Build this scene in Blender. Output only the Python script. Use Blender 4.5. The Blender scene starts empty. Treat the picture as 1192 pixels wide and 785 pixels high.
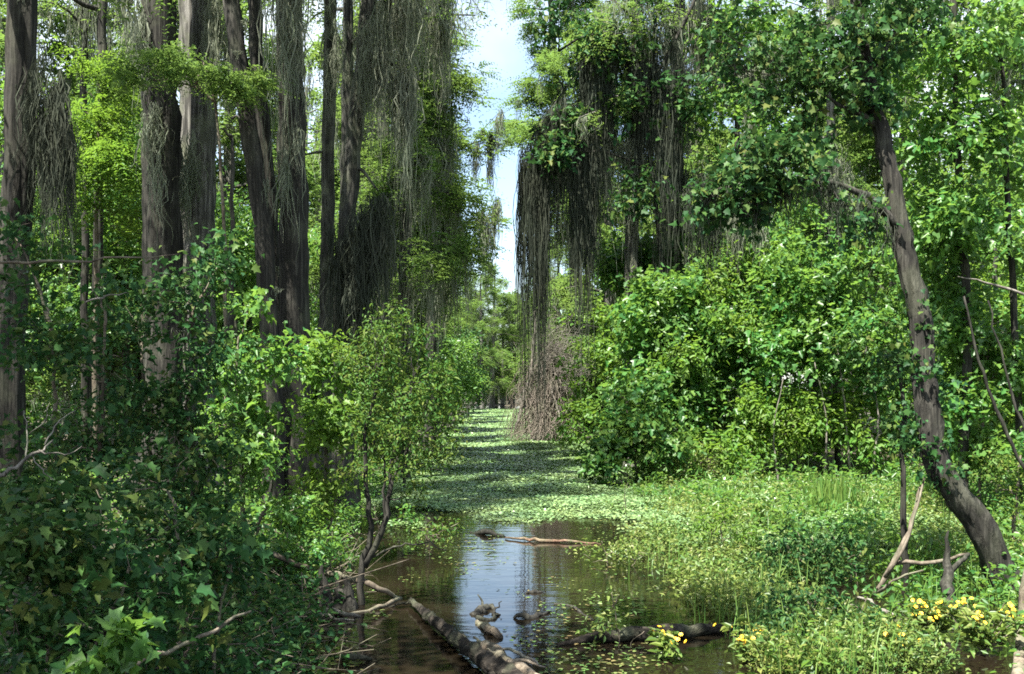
import bpy, math
import numpy as np

# ------------------------------------------------------------------ basics
F, CX, HY, H = 1278.0, 596.0, 455.0, 2.2      # focal length in photo pixels, principal column, horizon row, eye height
rng = np.random.default_rng(11)
scene = bpy.context.scene
COL = scene.collection


def W(px, py, d):
    return np.array([(px - CX) / F * d, d, H + (HY - py) / F * d])


def G(px, py, z=0.0):
    d = F * (H - z) / (py - HY)
    return W(px, py, d)


def nrm(a):
    return a / (np.linalg.norm(a, axis=-1, keepdims=True) + 1e-9)


def smooth(a, b, x):
    t = np.clip((x - a) / (b - a), 0, 1)
    return t * t * (3 - 2 * t)


class MB:
    """collects vertices and faces and links them as ONE mesh object"""

    def __init__(self):
        self.v, self.f, self.n = [], {}, 0

    def add(self, V, *faces):
        V = np.asarray(V, dtype=np.float64).reshape(-1, 3)
        for fc in faces:
            fc = np.asarray(fc, dtype=np.int64)
            if len(fc):
                self.f.setdefault(fc.shape[1], []).append(fc + self.n)
        self.v.append(V)
        self.n += len(V)

    def mesh(self, name, mat, origin=(0, 0, 0), shade_smooth=False):
        V = np.concatenate(self.v) - np.asarray(origin)
        me = bpy.data.meshes.new(name)
        me.vertices.add(len(V))
        me.vertices.foreach_set('co', V.astype(np.float32).ravel())
        loops, starts, pos = [], [], 0
        for k, lst in self.f.items():
            a = np.concatenate(lst)
            loops.append(a.ravel())
            starts.append(pos + np.arange(len(a)) * k)
            pos += a.size
        loops = np.concatenate(loops)
        starts = np.concatenate(starts)
        me.loops.add(len(loops))
        me.loops.foreach_set('vertex_index', loops.astype(np.int32))
        me.polygons.add(len(starts))
        me.polygons.foreach_set('loop_start', starts.astype(np.int32))
        me.update(calc_edges=True)
        if shade_smooth:
            me.polygons.foreach_set('use_smooth', np.ones(len(starts), dtype=bool))
        me.materials.append(mat)
        return me

    def build(self, name, mat, parent=None, origin=(0, 0, 0), shade_smooth=False):
        o = bpy.data.objects.new(name, self.mesh(name, mat, origin, shade_smooth))
        COL.objects.link(o)
        if parent is not None:
            o.parent = parent
        else:
            o.location = origin
        return o


def empty(name, loc, label, cat, group=None):
    o = bpy.data.objects.new(name, None)
    o.empty_display_size = 0.3
    COL.objects.link(o)
    o.location = tuple(float(c) for c in loc)
    return tag(o, label, cat, group)


def tag(o, label, cat, group=None, kind=None):
    o['label'] = label
    if cat:
        o['category'] = cat
    if group:
        o['group'] = group
    if kind:
        o['kind'] = kind
    return o


def copy_tree(root, loc, rz, sc, label, group):
    r = root.copy()
    COL.objects.link(r)
    r.location = loc
    r.rotation_euler = (0, 0, rz)
    r.scale = sc if hasattr(sc, '__len__') else (sc, sc, sc)
    r['label'] = label
    r['group'] = group
    for ch in list(root.children):
        c = ch.copy()
        COL.objects.link(c)
        c.parent = r
    return r


# ------------------------------------------------------------------ materials
def new_mat(name):
    m = bpy.data.materials.new(name)
    m.use_nodes = True
    nt = m.node_tree
    nt.nodes.clear()
    return m, nt, nt.nodes.new('ShaderNodeOutputMaterial')


def ramp(nt, stops):
    r = nt.nodes.new('ShaderNodeValToRGB')
    els = r.color_ramp.elements
    while len(els) < len(stops):
        els.new(0.5)
    for e, (p, c) in zip(els, stops):
        e.position = p
        e.color = (*c, 1)
    return r


def leaf_mat(name, cols, trans, tfac=0.38, rough=0.42, spec=0.5):
    m, nt, out = new_mat(name)
    N, L = nt.nodes.new, nt.links.new
    geo = N('ShaderNodeNewGeometry')
    r = ramp(nt, [(i / (len(cols) - 1), c) for i, c in enumerate(cols)])
    L(geo.outputs['Random Per Island'], r.inputs[0])
    tc = N('ShaderNodeTexCoord')
    no = N('ShaderNodeTexNoise')
    no.inputs['Scale'].default_value = 0.9
    no.inputs['Detail'].default_value = 2
    L(tc.outputs['Object'], no.inputs['Vector'])
    hs = N('ShaderNodeHueSaturation')
    mr = N('ShaderNodeMapRange')
    mr.inputs[1].default_value, mr.inputs[2].default_value = 0.3, 0.7
    mr.inputs[3].default_value, mr.inputs[4].default_value = 0.475, 0.525
    L(no.outputs[0], mr.inputs[0])
    L(mr.outputs[0], hs.inputs['Hue'])
    L(r.outputs[0], hs.inputs['Color'])
    p = N('ShaderNodeBsdfPrincipled')
    p.inputs['Roughness'].default_value = rough
    p.inputs['Specular IOR Level'].default_value = spec * .6
    L(hs.outputs[0], p.inputs['Base Color'])
    t = N('ShaderNodeBsdfTranslucent')
    mx0 = N('ShaderNodeMix')
    mx0.data_type = 'RGBA'
    mx0.inputs[0].default_value = 0.6
    L(hs.outputs[0], mx0.inputs[6])
    mx0.inputs[7].default_value = (*trans, 1)
    L(mx0.outputs[2], t.inputs[0])
    mx = N('ShaderNodeMixShader')
    mx.inputs[0].default_value = tfac
    L(p.outputs[0], mx.inputs[1])
    L(t.outputs[0], mx.inputs[2])
    L(mx.outputs[0], out.inputs[0])
    return m


def bark_mat(name, c0, c1, c2, vs=0.5, hs_=9.0, bump=0.6, lich=.5):
    m, nt, out = new_mat(name)
    N, L = nt.nodes.new, nt.links.new
    tc = N('ShaderNodeTexCoord')
    mp = N('ShaderNodeMapping')
    mp.inputs['Scale'].default_value = (hs_, hs_, vs)
    L(tc.outputs['Object'], mp.inputs[0])
    n1 = N('ShaderNodeTexNoise')
    n1.inputs['Scale'].default_value = 2.2
    n1.inputs['Detail'].default_value = 6
    n1.inputs['Roughness'].default_value = 0.65
    L(mp.outputs[0], n1.inputs['Vector'])
    r = ramp(nt, [(0.36, c0), (0.5, c1), (0.66, c2)])
    L(n1.outputs[0], r.inputs[0])
    n2 = N('ShaderNodeTexNoise')
    n2.inputs['Scale'].default_value = 2.6
    n2.inputs['Detail'].default_value = 4
    L(tc.outputs['Object'], n2.inputs['Vector'])
    r2 = ramp(nt, [(0.5, (0, 0, 0)), (0.66, (1, 1, 1))])
    L(n2.outputs[0], r2.inputs[0])
    mx = N('ShaderNodeMix')
    mx.data_type = 'RGBA'
    mm = N('ShaderNodeMath')
    mm.operation = 'MULTIPLY'
    mm.inputs[1].default_value = lich
    L(r2.outputs[0], mm.inputs[0])
    L(mm.outputs[0], mx.inputs[0])
    L(r.outputs[0], mx.inputs[6])
    mx.inputs[7].default_value = (0.13, 0.145, 0.09, 1)        # lichen
    p = N('ShaderNodeBsdfPrincipled')
    p.inputs['Roughness'].default_value = 0.9
    p.inputs['Specular IOR Level'].default_value = 0.2
    L(mx.outputs[2], p.inputs['Base Color'])
    b = N('ShaderNodeBump')
    b.inputs['Strength'].default_value = bump
    b.inputs['Distance'].default_value = 0.09
    L(n1.outputs[0], b.inputs['Height'])
    L(b.outputs[0], p.inputs['Normal'])
    L(p.outputs[0], out.inputs[0])
    return m


def plain_mat(name, cols, rough=0.6):
    m, nt, out = new_mat(name)
    N, L = nt.nodes.new, nt.links.new
    geo = N('ShaderNodeNewGeometry')
    r = ramp(nt, [(i / (len(cols) - 1), c) for i, c in enumerate(cols)])
    L(geo.outputs['Random Per Island'], r.inputs[0])
    p = N('ShaderNodeBsdfPrincipled')
    p.inputs['Roughness'].default_value = rough
    L(r.outputs[0], p.inputs['Base Color'])
    L(p.outputs[0], out.inputs[0])
    return m


MAT = {}
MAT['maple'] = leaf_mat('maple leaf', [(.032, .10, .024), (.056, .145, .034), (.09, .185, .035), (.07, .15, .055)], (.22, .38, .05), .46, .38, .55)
MAT['maple_shade'] = leaf_mat('leaf with painted shade', [(.012, .042, .015), (.018, .058, .018), (.026, .075, .02), (.045, .10, .024), (.07, .09, .02)], (.06, .15, .04), .25, .5, .2)  # maple leaf with the shade painted into its colour
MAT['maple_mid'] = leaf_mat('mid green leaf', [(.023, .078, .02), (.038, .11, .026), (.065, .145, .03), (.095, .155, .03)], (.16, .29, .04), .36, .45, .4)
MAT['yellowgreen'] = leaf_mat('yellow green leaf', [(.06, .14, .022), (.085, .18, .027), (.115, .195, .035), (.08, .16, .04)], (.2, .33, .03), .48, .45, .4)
MAT['olive'] = leaf_mat('olive small leaf', [(.03, .08, .018), (.045, .11, .022), (.075, .14, .026), (.11, .135, .03)], (.14, .22, .03), .36, .5, .25)
MAT['cypress'] = leaf_mat('cypress needle', [(.06, .125, .032), (.085, .16, .038), (.12, .195, .04), (.085, .15, .06)], (.2, .31, .06), .46, .55, .3)
MAT['marsh'] = leaf_mat('marsh leaf', [(.045, .095, .025), (.085, .15, .03), (.135, .185, .04), (.15, .175, .05), (.07, .14, .045)], (.18, .27, .05), .35, .42, .5)
MAT['mat'] = leaf_mat('floating leaf', [(.11, .19, .075), (.15, .245, .10), (.20, .29, .11), (.17, .26, .14)], (.16, .26, .07), .25, .3, .9)
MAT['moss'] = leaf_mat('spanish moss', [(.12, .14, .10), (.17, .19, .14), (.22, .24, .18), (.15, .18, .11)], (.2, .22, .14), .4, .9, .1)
MAT['moss_shade'] = leaf_mat('spanish moss with painted shade', [(.03, .037, .028), (.045, .053, .04), (.07, .08, .06), (.042, .052, .034)], (.07, .08, .045), .22, .9, .1)  # same moss, its shaded look painted in as a darker colour
MAT['reed'] = leaf_mat('reed blade', [(.06, .13, .025), (.085, .16, .03), (.11, .18, .04)], (.15, .25, .04), .3, .4, .5)
MAT['bark'] = bark_mat('cypress bark', (.012, .0125, .0105), (.033, .0335, .028), (.085, .087, .073))
MAT['bark_pale'] = bark_mat('pale cypress bark', (.024, .0235, .021), (.068, .066, .058), (.20, .195, .175))
MAT['bark_dark'] = bark_mat('dark bark', (.009, .0088, .0076), (.022, .021, .0175), (.055, .053, .044), lich=.16)  # darkest bark tone, with little lichen
MAT['twig'] = bark_mat('twig bark', (.04, .033, .025), (.085, .07, .052), (.15, .13, .10), 2, 5, .3)
MAT['deadwood'] = bark_mat('bleached dead wood', (.05, .045, .038), (.115, .105, .09), (.22, .205, .18), 1.5, 6, .4)
MAT['log'] = bark_mat('rotting log', (.006, .005, .004), (.016, .013, .010), (.055, .047, .037), 6, 6, 1.0)
MAT['palelog'] = bark_mat('barkless log', (.045, .036, .026), (.11, .09, .067), (.23, .195, .15), 2.5, 5, .5)
MAT['litter'] = leaf_mat('floating litter', [(.06, .12, .03), (.09, .15, .035), (.12, .09, .04), (.10, .17, .05)], (.1, .15, .04), .1, .5, .3)
MAT['redbrown'] = bark_mat('dry vine bark', (.05, .042, .034), (.12, .10, .083), (.24, .215, .18), 1.5, 6, .4)
MAT['redlog'] = bark_mat('soaked reddish wood', (.05, .03, .02), (.10, .06, .04), (.17, .11, .08), 3, 5, .5)
MAT['petal'] = plain_mat('yellow petal', [(.62, .36, .012), (.72, .45, .02), (.68, .5, .05)], .55)


def ground_mat():
    m, nt, out = new_mat('swamp mud and leaf litter')
    N, L = nt.nodes.new, nt.links.new
    tc = N('ShaderNodeTexCoord')
    n = N('ShaderNodeTexNoise')
    n.inputs['Scale'].default_value = 3
    n.inputs['Detail'].default_value = 8
    L(tc.outputs['Object'], n.inputs['Vector'])
    r = ramp(nt, [(0.3, (.018, .014, .009)), (0.5, (.045, .033, .02)), (0.62, (.03, .04, .015)), (0.8, (.09, .065, .04))])
    L(n.outputs[0], r.inputs[0])
    p = N('ShaderNodeBsdfPrincipled')
    p.inputs['Roughness'].default_value = 0.85
    L(r.outputs[0], p.inputs['Base Color'])
    b = N('ShaderNodeBump')
    b.inputs['Distance'].default_value = 0.05
    L(n.outputs[0], b.inputs['Height'])
    L(b.outputs[0], p.inputs['Normal'])
    L(p.outputs[0], out.inputs[0])
    return m


def water_mat():
    m, nt, out = new_mat('tannin water')
    N, L = nt.nodes.new, nt.links.new
    tc = N('ShaderNodeTexCoord')
    mp = N('ShaderNodeMapping')
    mp.inputs['Scale'].default_value = (1.0, 2.2, 1.0)
    L(tc.outputs['Object'], mp.inputs[0])
    n = N('ShaderNodeTexNoise')
    n.inputs['Scale'].default_value = 2.2
    n.inputs['Detail'].default_value = 3
    L(mp.outputs[0], n.inputs['Vector'])
    n2 = N('ShaderNodeTexNoise')
    n2.inputs['Scale'].default_value = 1.1
    n2.inputs['Detail'].default_value = 5
    L(tc.outputs['Object'], n2.inputs['Vector'])
    r = ramp(nt, [(0.35, (.005, .004, .0025)), (0.7, (.012, .009, .0055))])
    L(n2.outputs[0], r.inputs[0])
    p = N('ShaderNodeBsdfPrincipled')
    p.inputs['Roughness'].default_value = 0.02
    p.inputs['IOR'].default_value = 1.33
    L(r.outputs[0], p.inputs['Base Color'])
    b = N('ShaderNodeBump')
    b.inputs['Strength'].default_value = 0.2
    b.inputs['Distance'].default_value = 0.02
    L(n.outputs[0], b.inputs['Height'])
    L(b.outputs[0], p.inputs['Normal'])
    L(p.outputs[0], out.inputs[0])
    return m


# ------------------------------------------------------------------ shape helpers
def spline(pts, n):
    P = np.asarray(pts, float)
    if len(P) == 2:
        t = np.linspace(0, 1, n)[:, None]
        return P[0] * (1 - t) + P[1] * t
    s = np.concatenate([[0], np.cumsum(np.linalg.norm(np.diff(P, axis=0), axis=1))])
    u = np.linspace(0, s[-1], n)
    Q = np.vstack([2 * P[0] - P[1], P, 2 * P[-1] - P[-2]])
    i = np.clip(np.searchsorted(s, u, side='right') - 1, 0, len(P) - 2)
    t = ((u - s[i]) / (s[i + 1] - s[i] + 1e-9))[:, None]
    p0, p1, p2, p3 = Q[i], Q[i + 1], Q[i + 2], Q[i + 3]
    return 0.5 * (2 * p1 + (p2 - p0) * t + (2 * p0 - 5 * p1 + 4 * p2 - p3) * t ** 2 + (3 * p1 - p0 - 3 * p2 + p3) * t ** 3)


def tube(mb, pts, rad, n=10, sides=7, flare=None, wob=0.0, rough=0.06):
    """tapered, slightly irregular tube with end caps; flare=(height, factor): fluted buttress at the foot"""
    P = spline(pts, n)
    rad = np.asarray(rad, float)
    R = np.interp(np.linspace(0, 1, n), np.linspace(0, 1, len(rad)), rad)
    if wob:
        P[1:-1] += rng.normal(0, wob, (n - 2, 3))
    T = nrm(np.gradient(P, axis=0))
    ref = np.array([0., 1, 0]) if abs(T[:, 1]).mean() < 0.8 else np.array([0, 0, 1.])
    U = nrm(np.cross(T, ref))
    Vv = np.cross(T, U)
    a = np.linspace(0, 2 * np.pi, sides, endpoint=False)
    RR = R[:, None] * (1 + rng.normal(0, rough, (n, sides))) * (1 + rng.normal(0, rough * (.9 if sides > 11 else .2), (1, sides)))
    if flare:
        hgt = np.clip(1 - (P[:, 2] - P[:, 2].min()) / flare[0], 0, 1) ** 2
        lob = 1 + 0.35 * np.cos(5 * a + rng.uniform(0, 6))[None, :] * hgt[:, None]
        RR = RR * (1 + (flare[1] - 1) * hgt[:, None]) * lob
    V = P[:, None] + U[:, None] * (RR * np.cos(a))[:, :, None] + Vv[:, None] * (RR * np.sin(a))[:, :, None]
    i, j = np.meshgrid(np.arange(n - 1), np.arange(sides), indexing='ij')
    k = (j + 1) % sides
    q = np.stack([i * sides + j, i * sides + k, (i + 1) * sides + k, (i + 1) * sides + j], -1).reshape(-1, 4)
    mb.add(V.reshape(-1, 3), q, [list(range(sides - 1, -1, -1))], [list(range((n - 1) * sides, n * sides))])
    return P


def twigs(mb, A, B, r0, r1, bend=0.12):
    """many thin bent three-sided sticks from A to B"""
    n = len(A)
    if n == 0:
        return
    L = np.linalg.norm(B - A, axis=1, keepdims=True)
    Mid = (A + B) / 2 + rng.normal(0, 1, (n, 3)) * L * bend
    t = nrm(B - A)
    u = nrm(np.cross(t, np.array([.3, .9, .2])))
    w = np.cross(t, u)
    r0 = np.broadcast_to(np.asarray(r0, float).reshape(-1, 1), (n, 1))
    r1 = np.broadcast_to(np.asarray(r1, float).reshape(-1, 1), (n, 1))
    rings = []
    for C, r in ((A, r0), (Mid, (r0 + r1) / 2), (B, r1)):
        for ang in (0, 2.094, 4.189):
            rings.append(C + r * (u * math.cos(ang) + w * math.sin(ang)))
    V = np.stack(rings, 1)
    fc = []
    for s in (0, 3):
        for j in range(3):
            k = (j + 1) % 3
            fc.append([s + j, s + k, s + 3 + k, s + 3 + j])
    q = (np.array(fc)[None] + (np.arange(n) * 9)[:, None, None]).reshape(-1, 4)
    mb.add(V.reshape(-1, 3), q)


TEMPL = {
    'diamond': (np.array([(0, 0, 0), (.45, .5, .1), (1, 0, -.08), (.45, -.5, .1)]), [(0, 2, 1), (0, 3, 2)]),
    'oval': (np.array([(0, 0, 0), (.25, .42, .09), (.65, .38, .06), (1, 0, -.1), (.65, -.38, .06), (.25, -.42, .09)]), [(0, 3, 2, 1), (0, 5, 4, 3)]),
    'lobed': (np.array([(0, 0, 0), (.22, .52, .08), (.46, .2, .03), (1, 0, -.12), (.46, -.2, .03), (.22, -.52, .08), (.72, .3, .0), (.72, -.3, .0)]),
              [(0, 2, 1), (0, 5, 4), (0, 3, 6, 2), (0, 4, 7, 3)]),
    'maple': (np.array([(0, 0, 0), (.12, .46, .09), (.36, .33, .05), (.58, .52, .03), (.62, .25, .02), (1.0, 0, -.2), (.62, -.25, .02), (.58, -.52, .03),
                        (.36, -.33, .05), (.12, -.46, .09), (.36, 0, -.01)]),
              [(10, 0, 1), (10, 1, 2), (10, 2, 3), (10, 3, 4), (10, 4, 5), (10, 5, 6), (10, 6, 7), (10, 7, 8), (10, 8, 9), (10, 9, 0)]),
    'round': (np.array([(0, 0, 0), (.2, .45, .05), (.7, .48, .07), (1, .12, .03), (1, -.12, .03), (.7, -.48, .07), (.2, -.45, .05)]), [(0, 3, 2, 1), (0, 4, 3), (0, 6, 5, 4)]),
}


def leaves(mb, P, A, N, L, Wd, kind):
    T, fc = TEMPL[kind]
    A = nrm(A)
    S = nrm(np.cross(N, A))
    N2 = np.cross(A, S)
    L = np.broadcast_to(L, (len(P),))
    Wd = np.broadcast_to(Wd, (len(P),))
    V = P[:, None] + A[:, None] * (T[:, 0] * L[:, None])[..., None] + S[:, None] * (T[:, 1] * Wd[:, None])[..., None] \
        + N2[:, None] * (T[:, 2] * L[:, None] * rng.uniform(.2, 2.8, (len(P), 1)))[..., None]
    off = (np.arange(len(P)) * len(T))[:, None, None]
    groups = {}
    for f_ in fc:
        groups.setdefault(len(f_), []).append(f_)
    mb.add(V.reshape(-1, 3), *[(np.array(g)[None] + off).reshape(-1, k) for k, g in groups.items()])


def gapnoise(P, s, ph):
    x, y, z = P[:, 0] * s + ph, P[:, 1] * s * .8 - ph, P[:, 2] * s * 1.2 + 2 * ph
    return np.sin(1.7 * x + .6 * z) * np.sin(2.1 * z - .5 * y) + .6 * np.sin(3.1 * y + 1.3 * x) * np.sin(3.7 * x - 1.1 * z)


def fill(c, r, n, hollow=0.45, gap=-0.35, s=1.1):
    """clump centres in an ellipsoid, denser outside, with noise-carved gaps"""
    d = nrm(rng.normal(0, 1, (n, 3)))
    rad = rng.uniform(hollow ** 2, 1, (n, 1)) ** .5 * rng.uniform(.86, 1.14, (n, 1))
    P = np.asarray(c) + d * rad * np.asarray(r)
    keep = gapnoise(P, s, c[0] * .37 + c[2]) > gap
    return P[keep], d[keep]


def clump_leaves(mb, C, D, k, cr, size, kind, up=1.0, droop=.35, aspect=.85):
    n = len(C)
    if n == 0:
        return
    t = nrm(D * .7 + rng.normal(0, .55, (n, 3)) + np.array([0, 0, .05]))
    C, D, t = np.repeat(C, k, 0), np.repeat(D, k, 0), np.repeat(t, k, 0)
    m = len(C)
    P = C + t * rng.uniform(-.9, .9, (m, 1)) * cr + rng.normal(0, .42, (m, 3)) * cr * np.array([1, 1, .62])
    A = t * .45 + rng.normal(0, .7, (m, 3)) * np.array([1, 1, .5]) + np.array([0, 0, -droop])
    N = np.array([0, 0, up]) + D * .3 + rng.normal(0, .58, (m, 3))
    L = size * rng.uniform(.45, 1.25, m)
    leaves(mb, P, A, N, L, L * aspect * rng.uniform(.85, 1.1, m), kind)


def frond_leaves(mb, C, D, k, cr, size, per=14):
    """flat feathery sprays: thin leaflets on both sides of short drooping twigs"""
    n = len(C)
    if n == 0:
        return
    C = np.repeat(C, k, 0) + rng.normal(0, .3, (n * k, 3)) * cr
    D = np.repeat(D, k, 0)
    t = nrm(D * np.array([1, 1, .3]) + rng.normal(0, .6, (n * k, 3)) * np.array([1, 1, .4]) + np.array([0, 0, -.15]))
    nn = nrm(np.array([0, 0, 1.]) + rng.normal(0, .3, (n * k, 3)))
    s = nrm(np.cross(nn, t))
    u = np.tile(np.repeat(np.linspace(0, 1, per // 2), 2), n * k)[:, None]
    sg = np.tile(np.array([1., -1.] * (per // 2)), n * k)[:, None]
    C, t, nn, s = [np.repeat(a, per, 0) for a in (C, t, nn, s)]
    P = C + t * (u - .3) * cr * 1.7 - np.array([0, 0, 1.]) * u ** 2 * cr * .35
    A = s * sg + t * .75 + rng.normal(0, .12, P.shape)
    L = size * (1 - .6 * u[:, 0]) * rng.uniform(.7, 1.2, len(P))
    leaves(mb, P, A, nn + rng.normal(0, .15, P.shape), L, L * .3, 'diamond')


def moss_strands(mb, A, D, per, length, spread, width, segs=6):
    """ragged tassels of tangled hanging strands: A attachment points, D tassel lengths"""
    n = len(A)
    if n == 0:
        return
    per = int(per * 1.5)
    C = np.repeat(A, per, 0)
    LL = np.repeat(np.asarray(D, float), per)
    m = len(C)
    sp = spread * np.repeat(rng.uniform(.45, 1.5, n), per)[:, None]
    o = rng.normal(0, 1, (m, 2)) * sp
    ln = LL * rng.beta(1.3, 1.7, m) * 1.3
    st = C + np.concatenate([o * .7, -rng.uniform(0, .45, (m, 1)) * LL[:, None] * rng.uniform(0, 1, (m, 1))], 1)
    yaw = rng.uniform(0, np.pi, m)
    side = np.stack([np.cos(yaw), np.sin(yaw), np.zeros(m)], 1)
    w = width * .62 * rng.uniform(.5, 1.6, m)
    rows = []
    prof = np.array([.5, 1., .95, .8, .65, .45, .12])
    walk = np.zeros((m, 3))
    for i in range(segs + 1):
        u = i / segs
        c = st + walk
        c[:, :2] += o * (.5 * math.sin(3.1 * min(u * 1.4, 1)) - .75 * u)
        c[:, 2] -= ln * u
        hw = (w * prof[i])[:, None]
        rows += [c - side * hw, c + side * hw]
        walk = walk + rng.normal(0, 1, (m, 3)) * np.array([.05, .05, .03]) * np.minimum(ln, .9)[:, None]
    V = np.stack(rows, 1)
    fc = np.array([[2 * i, 2 * i + 1, 2 * i + 3, 2 * i + 2] for i in range(segs)])
    mb.add(V.reshape(-1, 3), (fc[None] + (np.arange(m) * len(rows))[:, None, None]).reshape(-1, 4))


def nearest(P, Q):
    """for each Q the nearest point of the polyline P"""
    d = ((Q[:, None] - P[None]) ** 2).sum(-1)
    return P[d.argmin(1)]


# ------------------------------------------------------------------ world, sun, camera
SUN_AZ = math.radians(-146)       # from +Y towards -X (high, to the left and a little behind the camera)
SUN_EL = math.radians(63)
sd = np.array([math.sin(SUN_AZ) * math.cos(SUN_EL), math.cos(SUN_AZ) * math.cos(SUN_EL), math.sin(SUN_EL)])

world = bpy.data.worlds.new("World")
scene.world = world
world.use_nodes = True
wn = world.node_tree
bg = wn.nodes['Background']
sky = wn.nodes.new('ShaderNodeTexSky')
sky.sky_type = 'NISHITA'
sky.sun_disc = False
sky.sun_elevation = SUN_EL
sky.sun_rotation = SUN_AZ
sky.air_density = 1.0
sky.dust_density = 1.2
tcw = wn.nodes.new('ShaderNodeTexCoord')
cn = wn.nodes.new('ShaderNodeTexNoise')
cn.inputs['Scale'].default_value = 2.2
cn.inputs['Detail'].default_value = 6
wn.links.new(tcw.outputs['Generated'], cn.inputs['Vector'])
cr_ = ramp(wn, [(0.40, (.04, .04, .04)), (0.64, (.8, .8, .8))])
wn.links.new(cn.outputs[0], cr_.inputs[0])
cm_ = wn.nodes.new('ShaderNodeMix')
cm_.data_type = 'RGBA'
wn.links.new(cr_.outputs[0], cm_.inputs[0])
wn.links.new(sky.outputs[0], cm_.inputs[6])
cm_.inputs[7].default_value = (6.0, 6.4, 6.6, 1)          # thin bright cloud
wn.links.new(cm_.outputs[2], bg.inputs[0])
bg.inputs[1].default_value = 0.066

sl = bpy.data.lights.new('sun', 'SUN')
sl.energy = 5.0
sl.angle = math.radians(0.5)
sl.color = (1, .95, .86)
so = bpy.data.objects.new('sun', sl)
COL.objects.link(so)
from mathutils import Vector
so.rotation_euler = Vector((-sd[0], -sd[1], -sd[2])).to_track_quat('-Z', 'Y').to_euler()
so.location = (-20, 20, 60)

cam = bpy.data.cameras.new('camera')
cam.sensor_width = 36
cam.lens = 36 * F / 1192
cam.shift_y = (HY - 392.5) / 1192
cam.clip_start, cam.clip_end = 0.1, 3000
co = bpy.data.objects.new('camera', cam)
COL.objects.link(co)
co.location = (0, 0, H)
co.rotation_euler = (math.radians(90), 0, 0)
scene.camera = co
scene.view_settings.view_transform = 'Standard'
scene.view_settings.look = 'None'
scene.view_settings.gamma = 1
scene.view_settings.exposure = 2.3
scene.render.engine = 'CYCLES'
cy = scene.cycles
cy.max_bounces = 6
cy.diffuse_bounces = 3
cy.glossy_bounces = 3
cy.transmission_bounces = 3
cy.use_denoising = False
cy.use_adaptive_sampling = False
cy.filter_width = 1.7


# ------------------------------------------------------------------ ground and water
def left_edge(y):
    return np.interp(y, [0, 8, 11, 15, 20, 33, 60, 112, 135, 150], [-1.6, -1.9, -2.3, -2.7, -3.2, -2.9, -3.2, -4.0, -9, -20])


def right_edge(y):
    return np.interp(y, [0, 12, 20, 25, 28, 33, 45, 60, 112, 135, 150], [2.5, 5.4, 9.0, 8.6, 4.5, 3.2, 2.8, 2.6, 1.6, 6, 20])


def height(x, y):
    dl = left_edge(y) - x
    dr = x - right_edge(y)
    d = np.maximum(dl, dr)
    z = -.35 + .5 * smooth(-1.2, 1.0, d) + .25 * smooth(.8, 4, d)
    z = np.where(y > 150, -.35 + .5 * smooth(156, 160, y), z)
    z += .05 * np.sin(1.9 * x + .7 * y) * np.sin(1.3 * y - .8 * x) + .03 * np.sin(4.3 * x) * np.sin(3.9 * y)
    return z


def axis_grid(lo, hi, fine_lo, fine_hi, step, grow=1.13):
    g = list(np.arange(fine_lo, fine_hi, step))
    s = step
    while g[-1] < hi:
        s *= grow
        g.append(g[-1] + s)
    s = step
    while g[0] > lo:
        s *= grow
        g.insert(0, g[0] - s)
    return np.array(g)


gx = axis_grid(-900, 900, -9, 12, .28)
gy = axis_grid(-900, 1500, 0, 34, .4, 1.1)
X, Y = np.meshgrid(gx, gy)
Z = height(X, Y)
nx, ny = len(gx), len(gy)
i, j = np.meshgrid(np.arange(ny - 1), np.arange(nx - 1), indexing='ij')
q = np.stack([i * nx + j, i * nx + j + 1, (i + 1) * nx + j + 1, (i + 1) * nx + j], -1).reshape(-1, 4)
mb = MB()
mb.add(np.stack([X, Y, Z], -1), q)
g = mb.build('ground', ground_mat(), shade_smooth=True)
tag(g, 'dark muddy swamp ground of the two banks', None, kind='structure')
mb = MB()
mb.add([(-600, -60, 0), (600, -60, 0), (600, 700, 0), (-600, 700, 0)], [[0, 1, 2, 3]])
w = mb.build('water', water_mat())
tag(w, 'still dark brown swamp water of the channel', None, kind='structure')


# ------------------------------------------------------------------ floating plants and marsh cover (nobody could count them)
def floating():
    mb = MB()
    n = 400000
    # sample roughly uniformly in the picture: depth density ~ 1/d^2
    u = rng.uniform(0, 1, n)
    y = 1 / (1 / 15.2 + u * (1 / 128 - 1 / 15.2))
    lo, hi = left_edge(y) - .3, right_edge(y) + .4
    x = lo + rng.uniform(0, 1, n) * (hi - lo)
    cov = gapnoise(np.stack([x * .55, y * .9, 0 * x], 1), 1.0, 1.3) * .55 + .35 * np.sin(y * .9 + .3 * x)
    cov += np.interp(y, [15, 17, 19.5, 21.3, 40, 90], [-1.1, -.6, .15, 1.3, 1.2, .95])
    cov += np.where(x > 1.6, .75 * smooth(1.2, 2.6, x), 0)
    keep = cov > rng.uniform(-.25, .25, n)
    x, y = x[keep], y[keep]
    n = len(x)
    patch = np.sin(.55 * x + 1.1 * y) * np.sin(.8 * y - .9 * x + 2)
    z = rng.uniform(.005, .05, n) + rng.uniform(0, .13, n) * smooth(-.1, .7, patch)
    size = np.interp(y, [15, 25, 60, 120], [.045, .056, .09, .17]) * rng.uniform(.6, 1.3, n)
    P = np.stack([x, y, z], 1)
    A = rng.normal(0, 1, (n, 3)) * np.array([1, 1, .18])
    N = np.array([0, 0, 1.]) + rng.normal(0, .2, (n, 3))
    leaves(mb, P, A, N, size, size * .95, 'round')
    o = mb.build('floating_plants', MAT['mat'])
    tag(o, 'pale green carpet of floating water plants filling the far channel', None, kind='stuff')


floating()


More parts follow.
